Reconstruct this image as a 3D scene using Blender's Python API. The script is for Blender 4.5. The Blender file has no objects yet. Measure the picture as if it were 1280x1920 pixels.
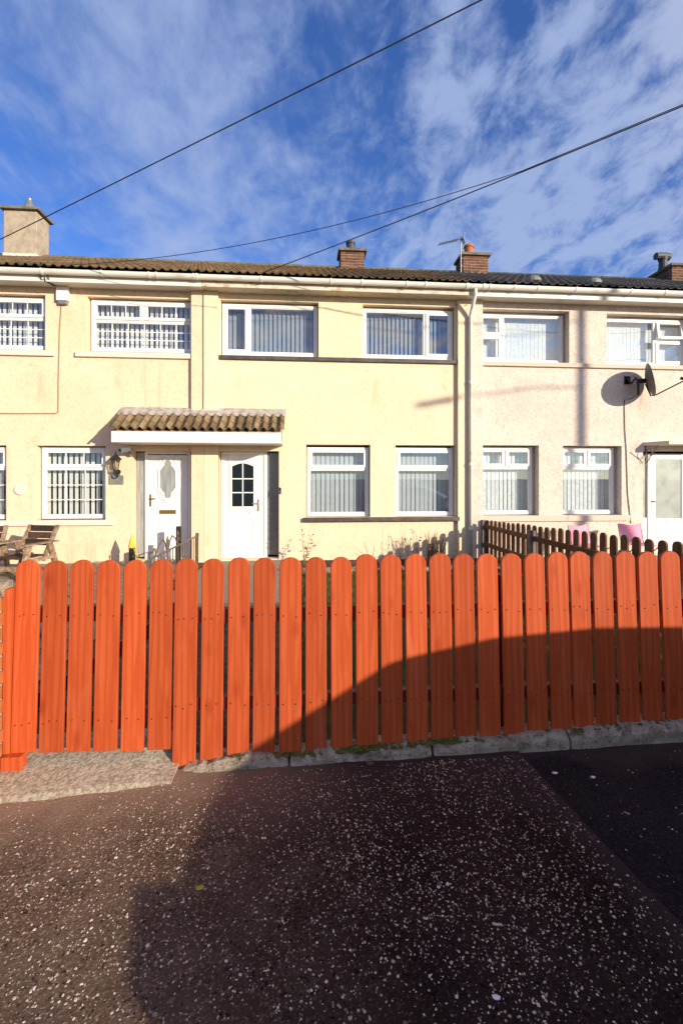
import bpy, bmesh, math, random
from mathutils import Vector, Matrix, noise
R = math.radians
rnd = random.Random(7)
scene = bpy.context.scene
col = scene.collection

# ------------------------------------------------------------------ camera
H = 1.55
cam_d = bpy.data.cameras.new('camera'); cam = bpy.data.objects.new('camera', cam_d); col.objects.link(cam)
cam.location = (0, 0, H); cam.rotation_euler = (R(90), 0, R(-4.57))
cam_d.sensor_fit = 'HORIZONTAL'; cam_d.sensor_width = 36; cam_d.lens = 36*850/1280
cam_d.shift_y = -58/1280; cam_d.clip_start = .02; cam_d.clip_end = 4000
scene.camera = cam

# ------------------------------------------------------------------ sun, sky, exposure
SUN_AZ, SUN_EL = R(44), R(14)          # behind the viewer, to the right
sd = Vector((math.sin(SUN_AZ)*math.cos(SUN_EL), -math.cos(SUN_AZ)*math.cos(SUN_EL), math.sin(SUN_EL)))
sl = bpy.data.lights.new('sun', 'SUN'); sl.energy = 5.0; sl.angle = R(.5); sl.color = (1, .875, .70)
so = bpy.data.objects.new('sun', sl); col.objects.link(so)
so.rotation_euler = sd.to_track_quat('Z', 'Y').to_euler(); so.location = (10, -10, 12)

def node(nt, kind, **kw):
    n = nt.nodes.new(kind)
    for k, v in kw.items():
        if k == 'op': n.operation = v
        elif k == 'blend': n.blend_type = v
        elif k.startswith('i_'): n.inputs[k[2:].replace('_', ' ')].default_value = v
        else: setattr(n, k, v)
    return n
def link(nt, a, b): nt.links.new(a, b)

world = bpy.data.worlds.new('World'); scene.world = world; world.use_nodes = True
nt = world.node_tree; nt.nodes.clear()
out = node(nt, 'ShaderNodeOutputWorld'); bg = node(nt, 'ShaderNodeBackground'); bg.inputs['Strength'].default_value = .085
sky = node(nt, 'ShaderNodeTexSky', sky_type='NISHITA', sun_disc=False)
sky.sun_elevation = SUN_EL; sky.sun_rotation = math.atan2(sd.x, sd.y); sky.air_density = 1.0; sky.dust_density = .6; sky.ozone_density = 2.2
tc = node(nt, 'ShaderNodeTexCoord'); sep = node(nt, 'ShaderNodeSeparateXYZ'); link(nt, tc.outputs['Generated'], sep.inputs[0])
def m_(op, a, b=None, clamp=False):
    n = node(nt, 'ShaderNodeMath', op=op, use_clamp=clamp)
    for i, x in enumerate((a, b)):
        if x is None: continue
        if isinstance(x, (int, float)): n.inputs[i].default_value = x
        else: link(nt, x, n.inputs[i])
    return n.outputs[0]
zc = m_('MAXIMUM', sep.outputs[2], 0.0); den = m_('ADD', zc, .22)
comb = node(nt, 'ShaderNodeCombineXYZ'); link(nt, m_('DIVIDE', sep.outputs[0], den), comb.inputs[0]); link(nt, m_('DIVIDE', sep.outputs[1], den), comb.inputs[1])
def wn(scale, detail, rough, off, dist=0.0, stretch=(1, 1, 1), rot=0):
    mp = node(nt, 'ShaderNodeMapping'); mp.inputs['Location'].default_value = off; mp.inputs['Scale'].default_value = stretch
    mp.inputs['Rotation'].default_value = (0, 0, rot)
    link(nt, comb.outputs[0], mp.inputs[0])
    n = node(nt, 'ShaderNodeTexNoise'); n.inputs['Scale'].default_value = scale; n.inputs['Detail'].default_value = detail
    n.inputs['Roughness'].default_value = rough; n.inputs['Distortion'].default_value = dist
    link(nt, mp.outputs[0], n.inputs['Vector']); return n.outputs['Fac']
rgt = node(nt, 'ShaderNodeMapRange', interpolation_type='SMOOTHSTEP'); link(nt, sep.outputs[0], rgt.inputs['Value']); rgt.inputs['From Min'].default_value = -.25; rgt.inputs['From Max'].default_value = .45; rgt.inputs['To Min'].default_value = .75; rgt.inputs['To Max'].default_value = 2.1
big = wn(1.15, 5, .55, (3.1, 1.7, 0), .3, (1, .75, 1), .5)
fine = wn(10, 5, .62, (5.0, 2.0, 0), .3, (1, .7, 1), .35)
mid = wn(2.8, 6, .62, (1.3, 7.7, 0), .5, (1, .6, 1), .6)
cl = m_('ADD', m_('ADD', m_('MULTIPLY', big, .75), m_('MULTIPLY', mid, .95)), m_('MULTIPLY', m_('SUBTRACT', fine, .5), rgt.outputs[0]))
def bump_at(az_px, el_px, sharp, amt):
    """a gap or bank in the cloud deck around one direction of the sky"""
    a = (az_px-640)/850; b = (902-el_px)/850; t = R(4.57)
    d = Vector((math.sin(t)+a*math.cos(t), math.cos(t)-a*math.sin(t), b)).normalized()
    vd = node(nt, 'ShaderNodeVectorMath', op='DOT_PRODUCT'); link(nt, tc.outputs['Generated'], vd.inputs[0]); vd.inputs[1].default_value = d
    return m_('MULTIPLY', m_('EXPONENT', m_('MULTIPLY', m_('SUBTRACT', vd.outputs['Value'], 1.0), sharp)), amt)
for bx_, by_, sh_, am_ in ((650, 230, 60, -.24), (560, 330, 130, -.08), (700, 60, 110, -.06), (20, 330, 60, -.14), (30, 150, 120, -.10),
                           (300, 180, 30, .10), (380, 380, 30, .12), (930, 330, 30, .16), (1200, 440, 30, .14), (1250, 40, 40, .06), (1060, 130, 220, -.08)):
    cl = m_('ADD', cl, bump_at(bx_, by_, sh_, am_))
mr = node(nt, 'ShaderNodeMapRange', interpolation_type='SMOOTHSTEP'); link(nt, cl, mr.inputs['Value'])
mr.inputs['From Min'].default_value = .56; mr.inputs['From Max'].default_value = 1.22; mr.inputs['To Max'].default_value = .80
hz = node(nt, 'ShaderNodeMapRange'); link(nt, sep.outputs[2], hz.inputs['Value']); hz.inputs['From Min'].default_value = -.02; hz.inputs['From Max'].default_value = .06
cfac = m_('MULTIPLY', mr.outputs[0], hz.outputs[0])
tint = node(nt, 'ShaderNodeMixRGB', blend='MULTIPLY'); tint.inputs[0].default_value = 1; link(nt, sky.outputs[0], tint.inputs[1]); tint.inputs[2].default_value = (.72, 1.10, 1.95, 1)
cmix = node(nt, 'ShaderNodeMixRGB'); link(nt, cfac, cmix.inputs[0]); link(nt, tint.outputs[0], cmix.inputs[1])
sdt = node(nt, 'ShaderNodeVectorMath', op='DOT_PRODUCT'); link(nt, tc.outputs['Generated'], sdt.inputs[0]); sdt.inputs[1].default_value = sd
sun_side = node(nt, 'ShaderNodeMapRange', interpolation_type='SMOOTHSTEP'); link(nt, sdt.outputs['Value'], sun_side.inputs['Value']); sun_side.inputs['From Min'].default_value = -.1; sun_side.inputs['From Max'].default_value = .95
ccol = node(nt, 'ShaderNodeMixRGB'); link(nt, sun_side.outputs[0], ccol.inputs[0]); ccol.inputs[1].default_value = (3.6, 4.6, 7.1, 1); ccol.inputs[2].default_value = (13, 10.5, 8, 1)   # cloud lit from behind on the sun's side
link(nt, ccol.outputs[0], cmix.inputs[2])
link(nt, cmix.outputs[0], bg.inputs[0]); link(nt, bg.outputs[0], out.inputs[0])
scene.view_settings.view_transform = 'Standard'; scene.view_settings.look = 'None'
scene.view_settings.exposure = 0.4; scene.view_settings.gamma = 1; scene.view_settings.use_curve_mapping = False

# ------------------------------------------------------------------ materials
def base_mat(name):
    m = bpy.data.materials.new(name); m.use_nodes = True
    nt = m.node_tree; b = nt.nodes['Principled BSDF']; return m, nt, b
def coords(nt, scale=(1, 1, 1), per_object=True):
    t = node(nt, 'ShaderNodeTexCoord'); mp = node(nt, 'ShaderNodeMapping'); mp.inputs['Scale'].default_value = scale
    if per_object:
        oi = node(nt, 'ShaderNodeObjectInfo'); mu = node(nt, 'ShaderNodeMath', op='MULTIPLY'); mu.inputs[1].default_value = 57.3
        link(nt, oi.outputs['Random'], mu.inputs[0])
        ad = node(nt, 'ShaderNodeVectorMath', op='ADD'); link(nt, t.outputs['Object'], ad.inputs[0]); link(nt, mu.outputs[0], ad.inputs[1])
        link(nt, ad.outputs[0], mp.inputs[0])
    else: link(nt, t.outputs['Object'], mp.inputs[0])
    return mp.outputs[0]
def nz(nt, vec, scale, detail=4, rough=.55, dist=0):
    n = node(nt, 'ShaderNodeTexNoise'); n.inputs['Scale'].default_value = scale; n.inputs['Detail'].default_value = detail
    n.inputs['Roughness'].default_value = rough; n.inputs['Distortion'].default_value = dist; link(nt, vec, n.inputs['Vector']); return n.outputs['Fac']
def ramp(nt, fac, lo, hi):
    r = node(nt, 'ShaderNodeMapRange', interpolation_type='SMOOTHSTEP'); r.inputs['From Min'].default_value = lo; r.inputs['From Max'].default_value = hi
    link(nt, fac, r.inputs['Value']); return r.outputs[0]
def mix(nt, fac, a, b, blend='MIX'):
    n = node(nt, 'ShaderNodeMixRGB', blend=blend)
    for i, x in enumerate((fac, a, b)):
        if isinstance(x, (int, float)): n.inputs[i].default_value = x
        elif isinstance(x, tuple): n.inputs[i].default_value = (*x, 1)
        else: link(nt, x, n.inputs[i])
    return n.outputs[0]
def bump(nt, b, fac, strength, dist):
    n = node(nt, 'ShaderNodeBump'); n.inputs['Strength'].default_value = strength; n.inputs['Distance'].default_value = dist
    link(nt, fac, n.inputs['Height']); link(nt, n.outputs[0], b.inputs['Normal'])
def simple(name, c, rough=.6, c2=None, scale=8, lo=.42, hi=.62, bscale=0, bstr=.3, bdist=.003, metal=0, per_object=True, vary=0, stretch=(1, 1, 1), spec=None):
    m, nt, b = base_mat(name); v = coords(nt, stretch, per_object)
    if c2: ccol = mix(nt, ramp(nt, nz(nt, v, scale, 6, .6), lo, hi), c, c2)
    else: ccol = mix(nt, nz(nt, v, scale, 4), tuple(x*.9 for x in c), tuple(min(1, x*1.08) for x in c))
    if vary:
        oi = node(nt, 'ShaderNodeObjectInfo'); mm = node(nt, 'ShaderNodeMapRange'); link(nt, oi.outputs['Random'], mm.inputs[0]); mm.inputs['To Min'].default_value = 1-vary; mm.inputs['To Max'].default_value = 1+vary
        ccol = mix(nt, 1.0, ccol, mm.outputs[0], 'MULTIPLY')
    link(nt, ccol, b.inputs['Base Color']); b.inputs['Roughness'].default_value = rough; b.inputs['Metallic'].default_value = metal
    if spec is None and rough >= .8: spec = .12
    if spec is not None: b.inputs['Specular IOR Level'].default_value = spec
    if bscale: bump(nt, b, nz(nt, v, bscale, 5, .6), bstr, bdist)
    return m
def render_wall(name, c, c2, stain, bstr):
    m, nt, b = base_mat(name); v = coords(nt, per_object=False)
    a = mix(nt, ramp(nt, nz(nt, v, 1.3, 5, .6), .35, .7), c, c2)
    vs = coords(nt, (5, 5, .5), False)
    a = mix(nt, mix(nt, 1.0, ramp(nt, nz(nt, vs, 1.1, 5, .65), .50, .76), ramp(nt, nz(nt, v, .8, 3), .45, .65), 'MULTIPLY'), a, stain)
    a = mix(nt, mix(nt, 1.0, ramp(nt, nz(nt, v, 24, 5, .75), .48, .70), (.75, .75, .75), 'MULTIPLY'), a, stain)
    a = mix(nt, mix(nt, 1.0, ramp(nt, nz(nt, v, 3.2, 5, .7), .5, .8), (.45, .45, .45), 'MULTIPLY'), a, stain)
    nv = node(nt, 'ShaderNodeTexNoise'); nv.inputs['Scale'].default_value = 2.5; nv.inputs['Detail'].default_value = 5; link(nt, v, nv.inputs['Vector'])
    av = node(nt, 'ShaderNodeVectorMath', op='MULTIPLY_ADD'); link(nt, nv.outputs['Color'], av.inputs[0]); av.inputs[1].default_value = (.5, .5, .5); link(nt, v, av.inputs[2])
    vo = node(nt, 'ShaderNodeTexVoronoi', feature='DISTANCE_TO_EDGE'); vo.inputs['Scale'].default_value = .62; link(nt, av.outputs[0], vo.inputs['Vector'])
    ck = node(nt, 'ShaderNodeMath', op='LESS_THAN'); link(nt, vo.outputs['Distance'], ck.inputs[0]); ck.inputs[1].default_value = .0016
    a = mix(nt, mix(nt, 1.0, ck.outputs[0], ramp(nt, nz(nt, v, .9, 2), .60, .72), 'MULTIPLY'), a, tuple(x*.75 for x in stain))
    link(nt, a, b.inputs['Base Color']); b.inputs['Roughness'].default_value = .92; b.inputs['Specular IOR Level'].default_value = .2
    h1 = nz(nt, v, 34, 5, .7); h2 = nz(nt, v, 9, 3)
    bump(nt, b, mix(nt, .35, h1, h2), bstr, .03)
    return m
def wood_paint(name, c, c2, knot, rough=.5):
    m, nt, b = base_mat(name); v = coords(nt, (1, 1, 1)); vs = coords(nt, (26, 26, 1.5)); v3 = coords(nt, (7, 0, 3.0))
    g = nz(nt, vs, 1.0, 5, .6, .9)
    wv = node(nt, 'ShaderNodeTexWave', wave_type='BANDS', bands_direction='X'); wv.inputs['Scale'].default_value = 9; wv.inputs['Distortion'].default_value = 5; wv.inputs['Detail'].default_value = 2; wv.inputs['Detail Scale'].default_value = .6
    vw = coords(nt, (1, 1, .16)); link(nt, vw, wv.inputs['Vector'])
    a = mix(nt, ramp(nt, g, .38, .66), c, c2)
    a = mix(nt, mix(nt, 1.0, ramp(nt, wv.outputs['Fac'], .55, 1.0), (.9, .9, .9), 'MULTIPLY'), a, c2)
    vo = node(nt, 'ShaderNodeTexVoronoi'); vo.inputs['Scale'].default_value = 1.0; link(nt, v3, vo.inputs['Vector'])
    kn = node(nt, 'ShaderNodeMapRange'); link(nt, vo.outputs['Distance'], kn.inputs[0]); kn.inputs['From Min'].default_value = .06; kn.inputs['From Max'].default_value = .20; kn.inputs['To Min'].default_value = .65; kn.inputs['To Max'].default_value = 0
    sepc = node(nt, 'ShaderNodeSeparateColor'); link(nt, vo.outputs['Color'], sepc.inputs[0])
    a = mix(nt, mix(nt, 1.0, kn.outputs[0], ramp(nt, sepc.outputs[0], .25, .45), 'MULTIPLY'), a, knot)
    lt = ramp(nt, nz(nt, coords(nt, (6, 6, 1.6)), 1.0, 3, .5, .4), .60, .80)
    a = mix(nt, mix(nt, 1.0, lt, (.35, .35, .35), 'MULTIPLY'), a, tuple(min(1, x*1.15+.06) for x in c))
    oi = node(nt, 'ShaderNodeObjectInfo'); mm = node(nt, 'ShaderNodeMapRange'); link(nt, oi.outputs['Random'], mm.inputs[0]); mm.inputs['To Min'].default_value = .82; mm.inputs['To Max'].default_value = 1.13
    a = mix(nt, 1.0, a, mm.outputs[0], 'MULTIPLY')
    link(nt, a, b.inputs['Base Color']); b.inputs['Roughness'].default_value = rough; b.inputs['Specular IOR Level'].default_value = .12
    bump(nt, b, mix(nt, .5, g, wv.outputs['Fac']), .35, .002)
    return m
def glass_mat(name, tint, rough=.0, ior=2.0, bscale=0):
    m = bpy.data.materials.new(name); m.use_nodes = True; nt = m.node_tree; nt.nodes.clear()
    o = node(nt, 'ShaderNodeOutputMaterial'); mx = node(nt, 'ShaderNodeMixShader'); fr = node(nt, 'ShaderNodeFresnel'); fr.inputs['IOR'].default_value = ior
    tr = node(nt, 'ShaderNodeBsdfTransparent'); tr.inputs[0].default_value = (*tint, 1); gl = node(nt, 'ShaderNodeBsdfGlossy'); gl.inputs['Roughness'].default_value = rough
    ge = node(nt, 'ShaderNodeNewGeometry'); io = node(nt, 'ShaderNodeMapRange'); io.inputs['To Min'].default_value = ior; io.inputs['To Max'].default_value = 1/ior
    link(nt, ge.outputs['Backfacing'], io.inputs['Value']); link(nt, io.outputs[0], fr.inputs['IOR'])
    link(nt, fr.outputs[0], mx.inputs[0]); link(nt, tr.outputs[0], mx.inputs[1]); link(nt, gl.outputs[0], mx.inputs[2]); link(nt, mx.outputs[0], o.inputs[0])
    if bscale:
        v = coords(nt); bp = node(nt, 'ShaderNodeBump'); bp.inputs['Strength'].default_value = .5; bp.inputs['Distance'].default_value = .01
        link(nt, nz(nt, v, bscale, 2), bp.inputs['Height']); link(nt, bp.outputs[0], gl.inputs['Normal']); link(nt, bp.outputs[0], fr.inputs['Normal'])
    return m

M = {}
M['wall_peach'] = render_wall('peach_render', (.82, .62, .42), (.77, .575, .38), (.58, .43, .28), .30)
M['wall_cream'] = render_wall('cream_render', (.81, .665, .455), (.77, .62, .415), (.61, .475, .30), .35)
M['wall_pink'] = render_wall('pink_roughcast', (.74, .635, .53), (.68, .575, .48), (.46, .37, .30), .75)
M['upvc'] = simple('white_upvc', (.80, .78, .74), .35, (.70, .67, .61), 3.5, .55, .8)
M['white_paint'] = simple('white_paint', (.72, .69, .62), .55, (.60, .55, .46), 5, .5, .75)
M['peeled'] = simple('peeling_paint', (.66, .58, .46), .8, (.44, .35, .25), 11, .5, .66, 30, .4, .003, stretch=(.6, 1, 1))
M['gutter'] = simple('gutter_plastic', (.74, .72, .64), .4, (.52, .50, .40), 4, .5, .75, stretch=(.5, 1, 1))
M['sill_dark'] = simple('dark_sill_paint', (.055, .047, .04), .5, (.09, .075, .06), 7)
M['sill_pale'] = simple('pale_sill', (.70, .62, .50), .8, (.40, .33, .25), 6, .62, .75, 40, .3)
M['sill_pink'] = simple('pinkish_sill', (.62, .51, .40), .8, (.42, .34, .26), 7, .58, .75, 40, .3)
M['blind'] = simple('blind_fabric', (.82, .82, .78), .8, scale=3)
M['blind_grey'] = simple('grey_blind_fabric', (.50, .55, .58), .8, scale=3)
M['blind_pale'] = simple('pale_blind_fabric', (.78, .82, .82), .8, (.66, .73, .77), 14, .45, .6)
M['blind_slate'] = simple('slate_blue_blind_fabric', (.27, .31, .36), .8, scale=3)
M['room'] = simple('dim_room_paint', (.20, .19, .17), .9, scale=2)
M['glass'] = glass_mat('window_glass', (.95, .965, .965))
M['glass_dark'] = glass_mat('frosted_glass', (.32, .36, .36), .12, 1.5, 60)
M['glass_mirror'] = glass_mat('bright_door_glass', (.30, .33, .32), .02, 5.0)
M['frosted'] = simple('grey_frosted_glass', (.34, .36, .34), .18, (.22, .23, .22), 6, .35, .7, stretch=(6, 6, .5))
M['frosted_dark'] = simple('dark_frosted_glass', (.24, .24, .22), .12, (.15, .15, .14), 30, .35, .7)
M['frosted_pale'] = simple('pale_frosted_glass', (.40, .43, .39), .05, (.30, .34, .29), 3, .4, .65)
M['brass'] = simple('aged_brass', (.42, .25, .07), .35, metal=.8, scale=20)
M['steel'] = simple('grey_steel', (.35, .35, .35), .4, metal=.7)
M['black'] = simple('black_metal', (.02, .018, .016), .45)
M['tile_moss'] = simple('mossy_roof_tile', (.17, .105, .06), .9, (.11, .085, .035), 7, .45, .6, 50, .5, .004, vary=.3)
M['tile_dark'] = simple('dark_roof_tile', (.085, .078, .075), .85, (.11, .10, .07), 7, .45, .65, 50, .4, .004, vary=.3)
M['ridge_moss'] = simple('mossy_ridge', (.20, .16, .09), .95, (.12, .12, .06), 9, .4, .6, 40, .5, .006)
M['ridge_dark'] = simple('dark_ridge', (.06, .075, .07), .95, (.10, .12, .08), 9, .45, .6, 40, .5, .006)
M['canopy_tile'] = simple('canopy_clay_tile', (.23, .16, .09), .9, (.15, .115, .06), 9, .40, .62, 60, .5, .004, vary=.35)
M['lead'] = simple('lead_flashing', (.42, .38, .34), .7, (.28, .24, .2), 9, .45, .6, 30, .3)
M['brick'] = simple('chimney_brick', (.19, .082, .045), .9, (.12, .065, .045), 12, .4, .6, 60, .5, .004, vary=.25)
M['brick_orange'] = simple('orange_brick', (.46, .17, .055), .9, (.36, .13, .05), 12, .4, .6, 60, .5, .003, vary=.15)
M['mortar'] = simple('mortar', (.42, .36, .28), .95, scale=20, bscale=80)
M['chim_render'] = simple('chimney_render', (.44, .36, .27), .95, (.33, .27, .2), 5, .4, .65, 40, .6, .008)
M['chim_cap'] = simple('chimney_cap', (.14, .11, .08), .95, (.22, .18, .13), 6, .4, .65, 40, .5)
M['terracotta'] = simple('terracotta', (.42, .15, .07), .8, scale=10)
M['dark_pot'] = simple('dark_pot', (.05, .05, .055), .6, scale=10)
M['fence_red'] = wood_paint('red_fence_paint', (.48, .092, .028), (.39, .064, .017), (.28, .038, .011))
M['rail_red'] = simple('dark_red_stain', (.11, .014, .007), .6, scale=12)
M['fence_brown'] = simple('brown_fence_stain', (.17, .085, .04), .8, (.11, .055, .03), 5, .4, .6, 40, .3, .002, vary=.2, stretch=(4, 4, 1))
M['post_grey'] = simple('weathered_post', (.22, .18, .15), .9, (.15, .12, .1), 8, .4, .6)
M['old_wood'] = simple('weathered_wood', (.34, .25, .16), .9, (.20, .13, .08), 4, .38, .62, 30, .4, .003, vary=.2, stretch=(4, 4, 4))
M['dark_wood'] = simple('dark_stained_wood', (.10, .055, .038), .8, (.06, .035, .025), 5, .4, .6, vary=.15)
M['iron'] = simple('painted_iron', (.10, .075, .05), .5, (.16, .10, .05), 20, .5, .7)
M['cable'] = simple('black_cable', (.015, .014, .015), .6)
M['cable_tan'] = simple('tan_cable', (.30, .22, .14), .7)
M['yellow'] = simple('yellow_paint', (.75, .55, .05), .5)
M['pink'] = simple('pink_fabric', (.85, .30, .37), .8, (.74, .34, .44), 5)
M['slate'] = simple('grey_slate', (.21, .205, .17), .6, (.15, .16, .14), 16, .4, .6)
M['dish'] = simple('dish_grey', (.12, .125, .115), .5, (.08, .085, .075), 6)
M['stem'] = simple('dead_stem', (.19, .10, .045), .9, scale=20)
M['leaf'] = simple('withered_leaf', (.20, .14, .04), .8, (.14, .13, .04), 20)
M['grass'] = simple('grass_blade', (.07, .11, .018), .8, (.12, .13, .03), 3)
M['lawn'] = simple('lawn_soil', (.06, .075, .02), .95, (.08, .07, .03), 12, bscale=60, bstr=.8, bdist=.02)
M['soil'] = simple('garden_soil', (.075, .05, .032), .95, (.12, .085, .055), 14, .4, .6, 50, .9, .02)
M['gravel'] = simple('gravel_path', (.40, .31, .22), .95, (.26, .19, .13), 45, .4, .6, 90, .9, .01)
M['rock'] = simple('garden_rock', (.42, .37, .3), .9, (.26, .22, .17), 9, .4, .6, 40, .5, .006, vary=.25)
M['moss'] = simple('moss', (.075, .085, .018), .95, (.14, .12, .035), 30)
M['car_paint'] = simple('silver_car_paint', (.25, .27, .30), .25, metal=.6)
M['tyre'] = simple('tyre_rubber', (.02, .02, .02), .85)
M['road'] = simple('road_tarmac', (.05, .047, .047), .9, (.07, .065, .06), 20, bscale=150, bstr=.5, bdist=.004)
M['ground'] = simple('rough_grass_ground', (.09, .10, .04), .95, (.13, .11, .05), .3)
M['hill'] = simple('hillside', (.12, .13, .06), .95, (.17, .13, .07), .05)
M['pole'] = simple('pole_wood', (.14, .10, .07), .9, (.10, .075, .05), 4, stretch=(4, 4, .4))
M['yleaf'] = simple('yellow_leaf', (.35, .30, .05), .7)
M['white_stone'] = simple('white_pebble', (.72, .70, .66), .6)

# pavement: old tarmac with the binder worn pale near the kerb
def pave(name, c, c2, dust, dust_amt, y0, y1):
    m, nt, b = base_mat(name); v = coords(nt, per_object=False)
    a = mix(nt, ramp(nt, nz(nt, v, 2.2, 6, .65), .38, .64), c, c2)
    a = mix(nt, ramp(nt, nz(nt, v, 95, 3, .6), .50, .72), a, tuple(x*2.2 for x in c2))
    a = mix(nt, ramp(nt, nz(nt, v, 55, 3, .7), .58, .66), a, tuple(x*.35 for x in c))
    t = node(nt, 'ShaderNodeTexCoord'); s = node(nt, 'ShaderNodeSeparateXYZ'); link(nt, t.outputs['Object'], s.inputs[0])
    ad = node(nt, 'ShaderNodeMath', op='ADD'); link(nt, s.outputs[1], ad.inputs[0])
    n2 = node(nt, 'ShaderNodeMath', op='MULTIPLY_ADD'); link(nt, nz(nt, v, 2.4, 4, .6), n2.inputs[0]); n2.inputs[1].default_value = .9; n2.inputs[2].default_value = -.45; link(nt, n2.outputs[0], ad.inputs[1])
    d = node(nt, 'ShaderNodeMapRange', interpolation_type='SMOOTHSTEP'); link(nt, ad.outputs[0], d.inputs[0]); d.inputs['From Min'].default_value = y0; d.inputs['From Max'].default_value = y1; d.inputs['To Max'].default_value = dust_amt
    a = mix(nt, d.outputs[0], a, dust)
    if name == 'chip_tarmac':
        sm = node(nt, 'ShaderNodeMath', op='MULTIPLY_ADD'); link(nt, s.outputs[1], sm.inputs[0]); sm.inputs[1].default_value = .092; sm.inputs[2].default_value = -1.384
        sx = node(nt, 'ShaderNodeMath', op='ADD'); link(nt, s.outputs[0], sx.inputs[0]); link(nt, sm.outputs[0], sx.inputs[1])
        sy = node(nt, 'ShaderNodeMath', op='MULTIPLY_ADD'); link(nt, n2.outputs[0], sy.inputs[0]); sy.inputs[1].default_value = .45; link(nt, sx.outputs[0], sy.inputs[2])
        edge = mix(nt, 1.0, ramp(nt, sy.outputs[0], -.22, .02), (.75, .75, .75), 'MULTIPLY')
        w = node(nt, 'ShaderNodeMath', op='ADD'); link(nt, s.outputs[0], w.inputs[0]); link(nt, n2.outputs[0], w.inputs[1])  # shade painted into the tarmac colour: darker and purpler towards the right
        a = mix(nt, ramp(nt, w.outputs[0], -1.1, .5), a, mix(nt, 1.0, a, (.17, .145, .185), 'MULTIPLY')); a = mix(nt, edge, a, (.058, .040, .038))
    link(nt, a, b.inputs['Base Color']); b.inputs['Roughness'].default_value = .9; b.inputs['Specular IOR Level'].default_value = .06
    bump(nt, b, nz(nt, v, 75, 6, .75), .8, .014)
    return m
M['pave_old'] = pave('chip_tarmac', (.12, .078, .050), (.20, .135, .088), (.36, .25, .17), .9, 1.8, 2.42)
M['pave_new'] = pave('dark_tarmac', (.020, .014, .016), (.028, .020, .022), (.07, .045, .045), .8, 2.15, 2.5)
def chips_mat():
    m, nt, b = base_mat('stone_chip'); g = node(nt, 'ShaderNodeNewGeometry'); r = node(nt, 'ShaderNodeValToRGB')
    e = r.color_ramp.elements; e[0].color = (.10, .065, .05, 1); e[1].color = (.66, .57, .46, 1)
    for p, c in ((.3, (.30, .20, .13, 1)), (.55, (.48, .36, .25, 1)), (.8, (.58, .48, .36, 1))):
        q = e.new(p); q.color = c
    link(nt, g.outputs['Random Per Island'], r.inputs[0]); link(nt, r.outputs[0], b.inputs['Base Color']); b.inputs['Roughness'].default_value = .7; b.inputs['Specular IOR Level'].default_value = .2
    return m
M['chip'] = chips_mat()
def kerb_mat():
    m, nt, b = base_mat('mossy_concrete'); v = coords(nt, per_object=False)
    a = mix(nt, ramp(nt, nz(nt, v, 14, 6, .7), .35, .65), (.66, .56, .43), (.42, .34, .24))
    g = node(nt, 'ShaderNodeNewGeometry'); s = node(nt, 'ShaderNodeSeparateXYZ'); link(nt, g.outputs['Normal'], s.inputs[0])
    top = node(nt, 'ShaderNodeMath', op='MULTIPLY'); link(nt, ramp(nt, s.outputs[2], .3, .8), top.inputs[0]); link(nt, ramp(nt, nz(nt, v, 6, 6, .7), .50, .62), top.inputs[1])
    a = mix(nt, top.outputs[0], a, (.12, .11, .035))
    a = mix(nt, ramp(nt, nz(nt, v, 60, 3, .7), .60, .72), a, (.07, .06, .045))
    link(nt, a, b.inputs['Base Color']); b.inputs['Roughness'].default_value = .95
    a2 = mix(nt, mix(nt, 1.0, ramp(nt, nz(nt, v, 26, 6, .8), .50, .64), (.8, .8, .8), 'MULTIPLY'), a, (.17, .135, .09))
    link(nt, a2, b.inputs['Base Color']); b.inputs['Specular IOR Level'].default_value = .1
    bump(nt, b, nz(nt, v, 48, 6, .8), 1.0, .03)
    return m
M['kerb'] = kerb_mat()
M['apron'] = simple('rough_concrete', (.46, .39, .29), .95, (.27, .22, .15), 50, .4, .62, 90, .9, .008, per_object=False)

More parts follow.
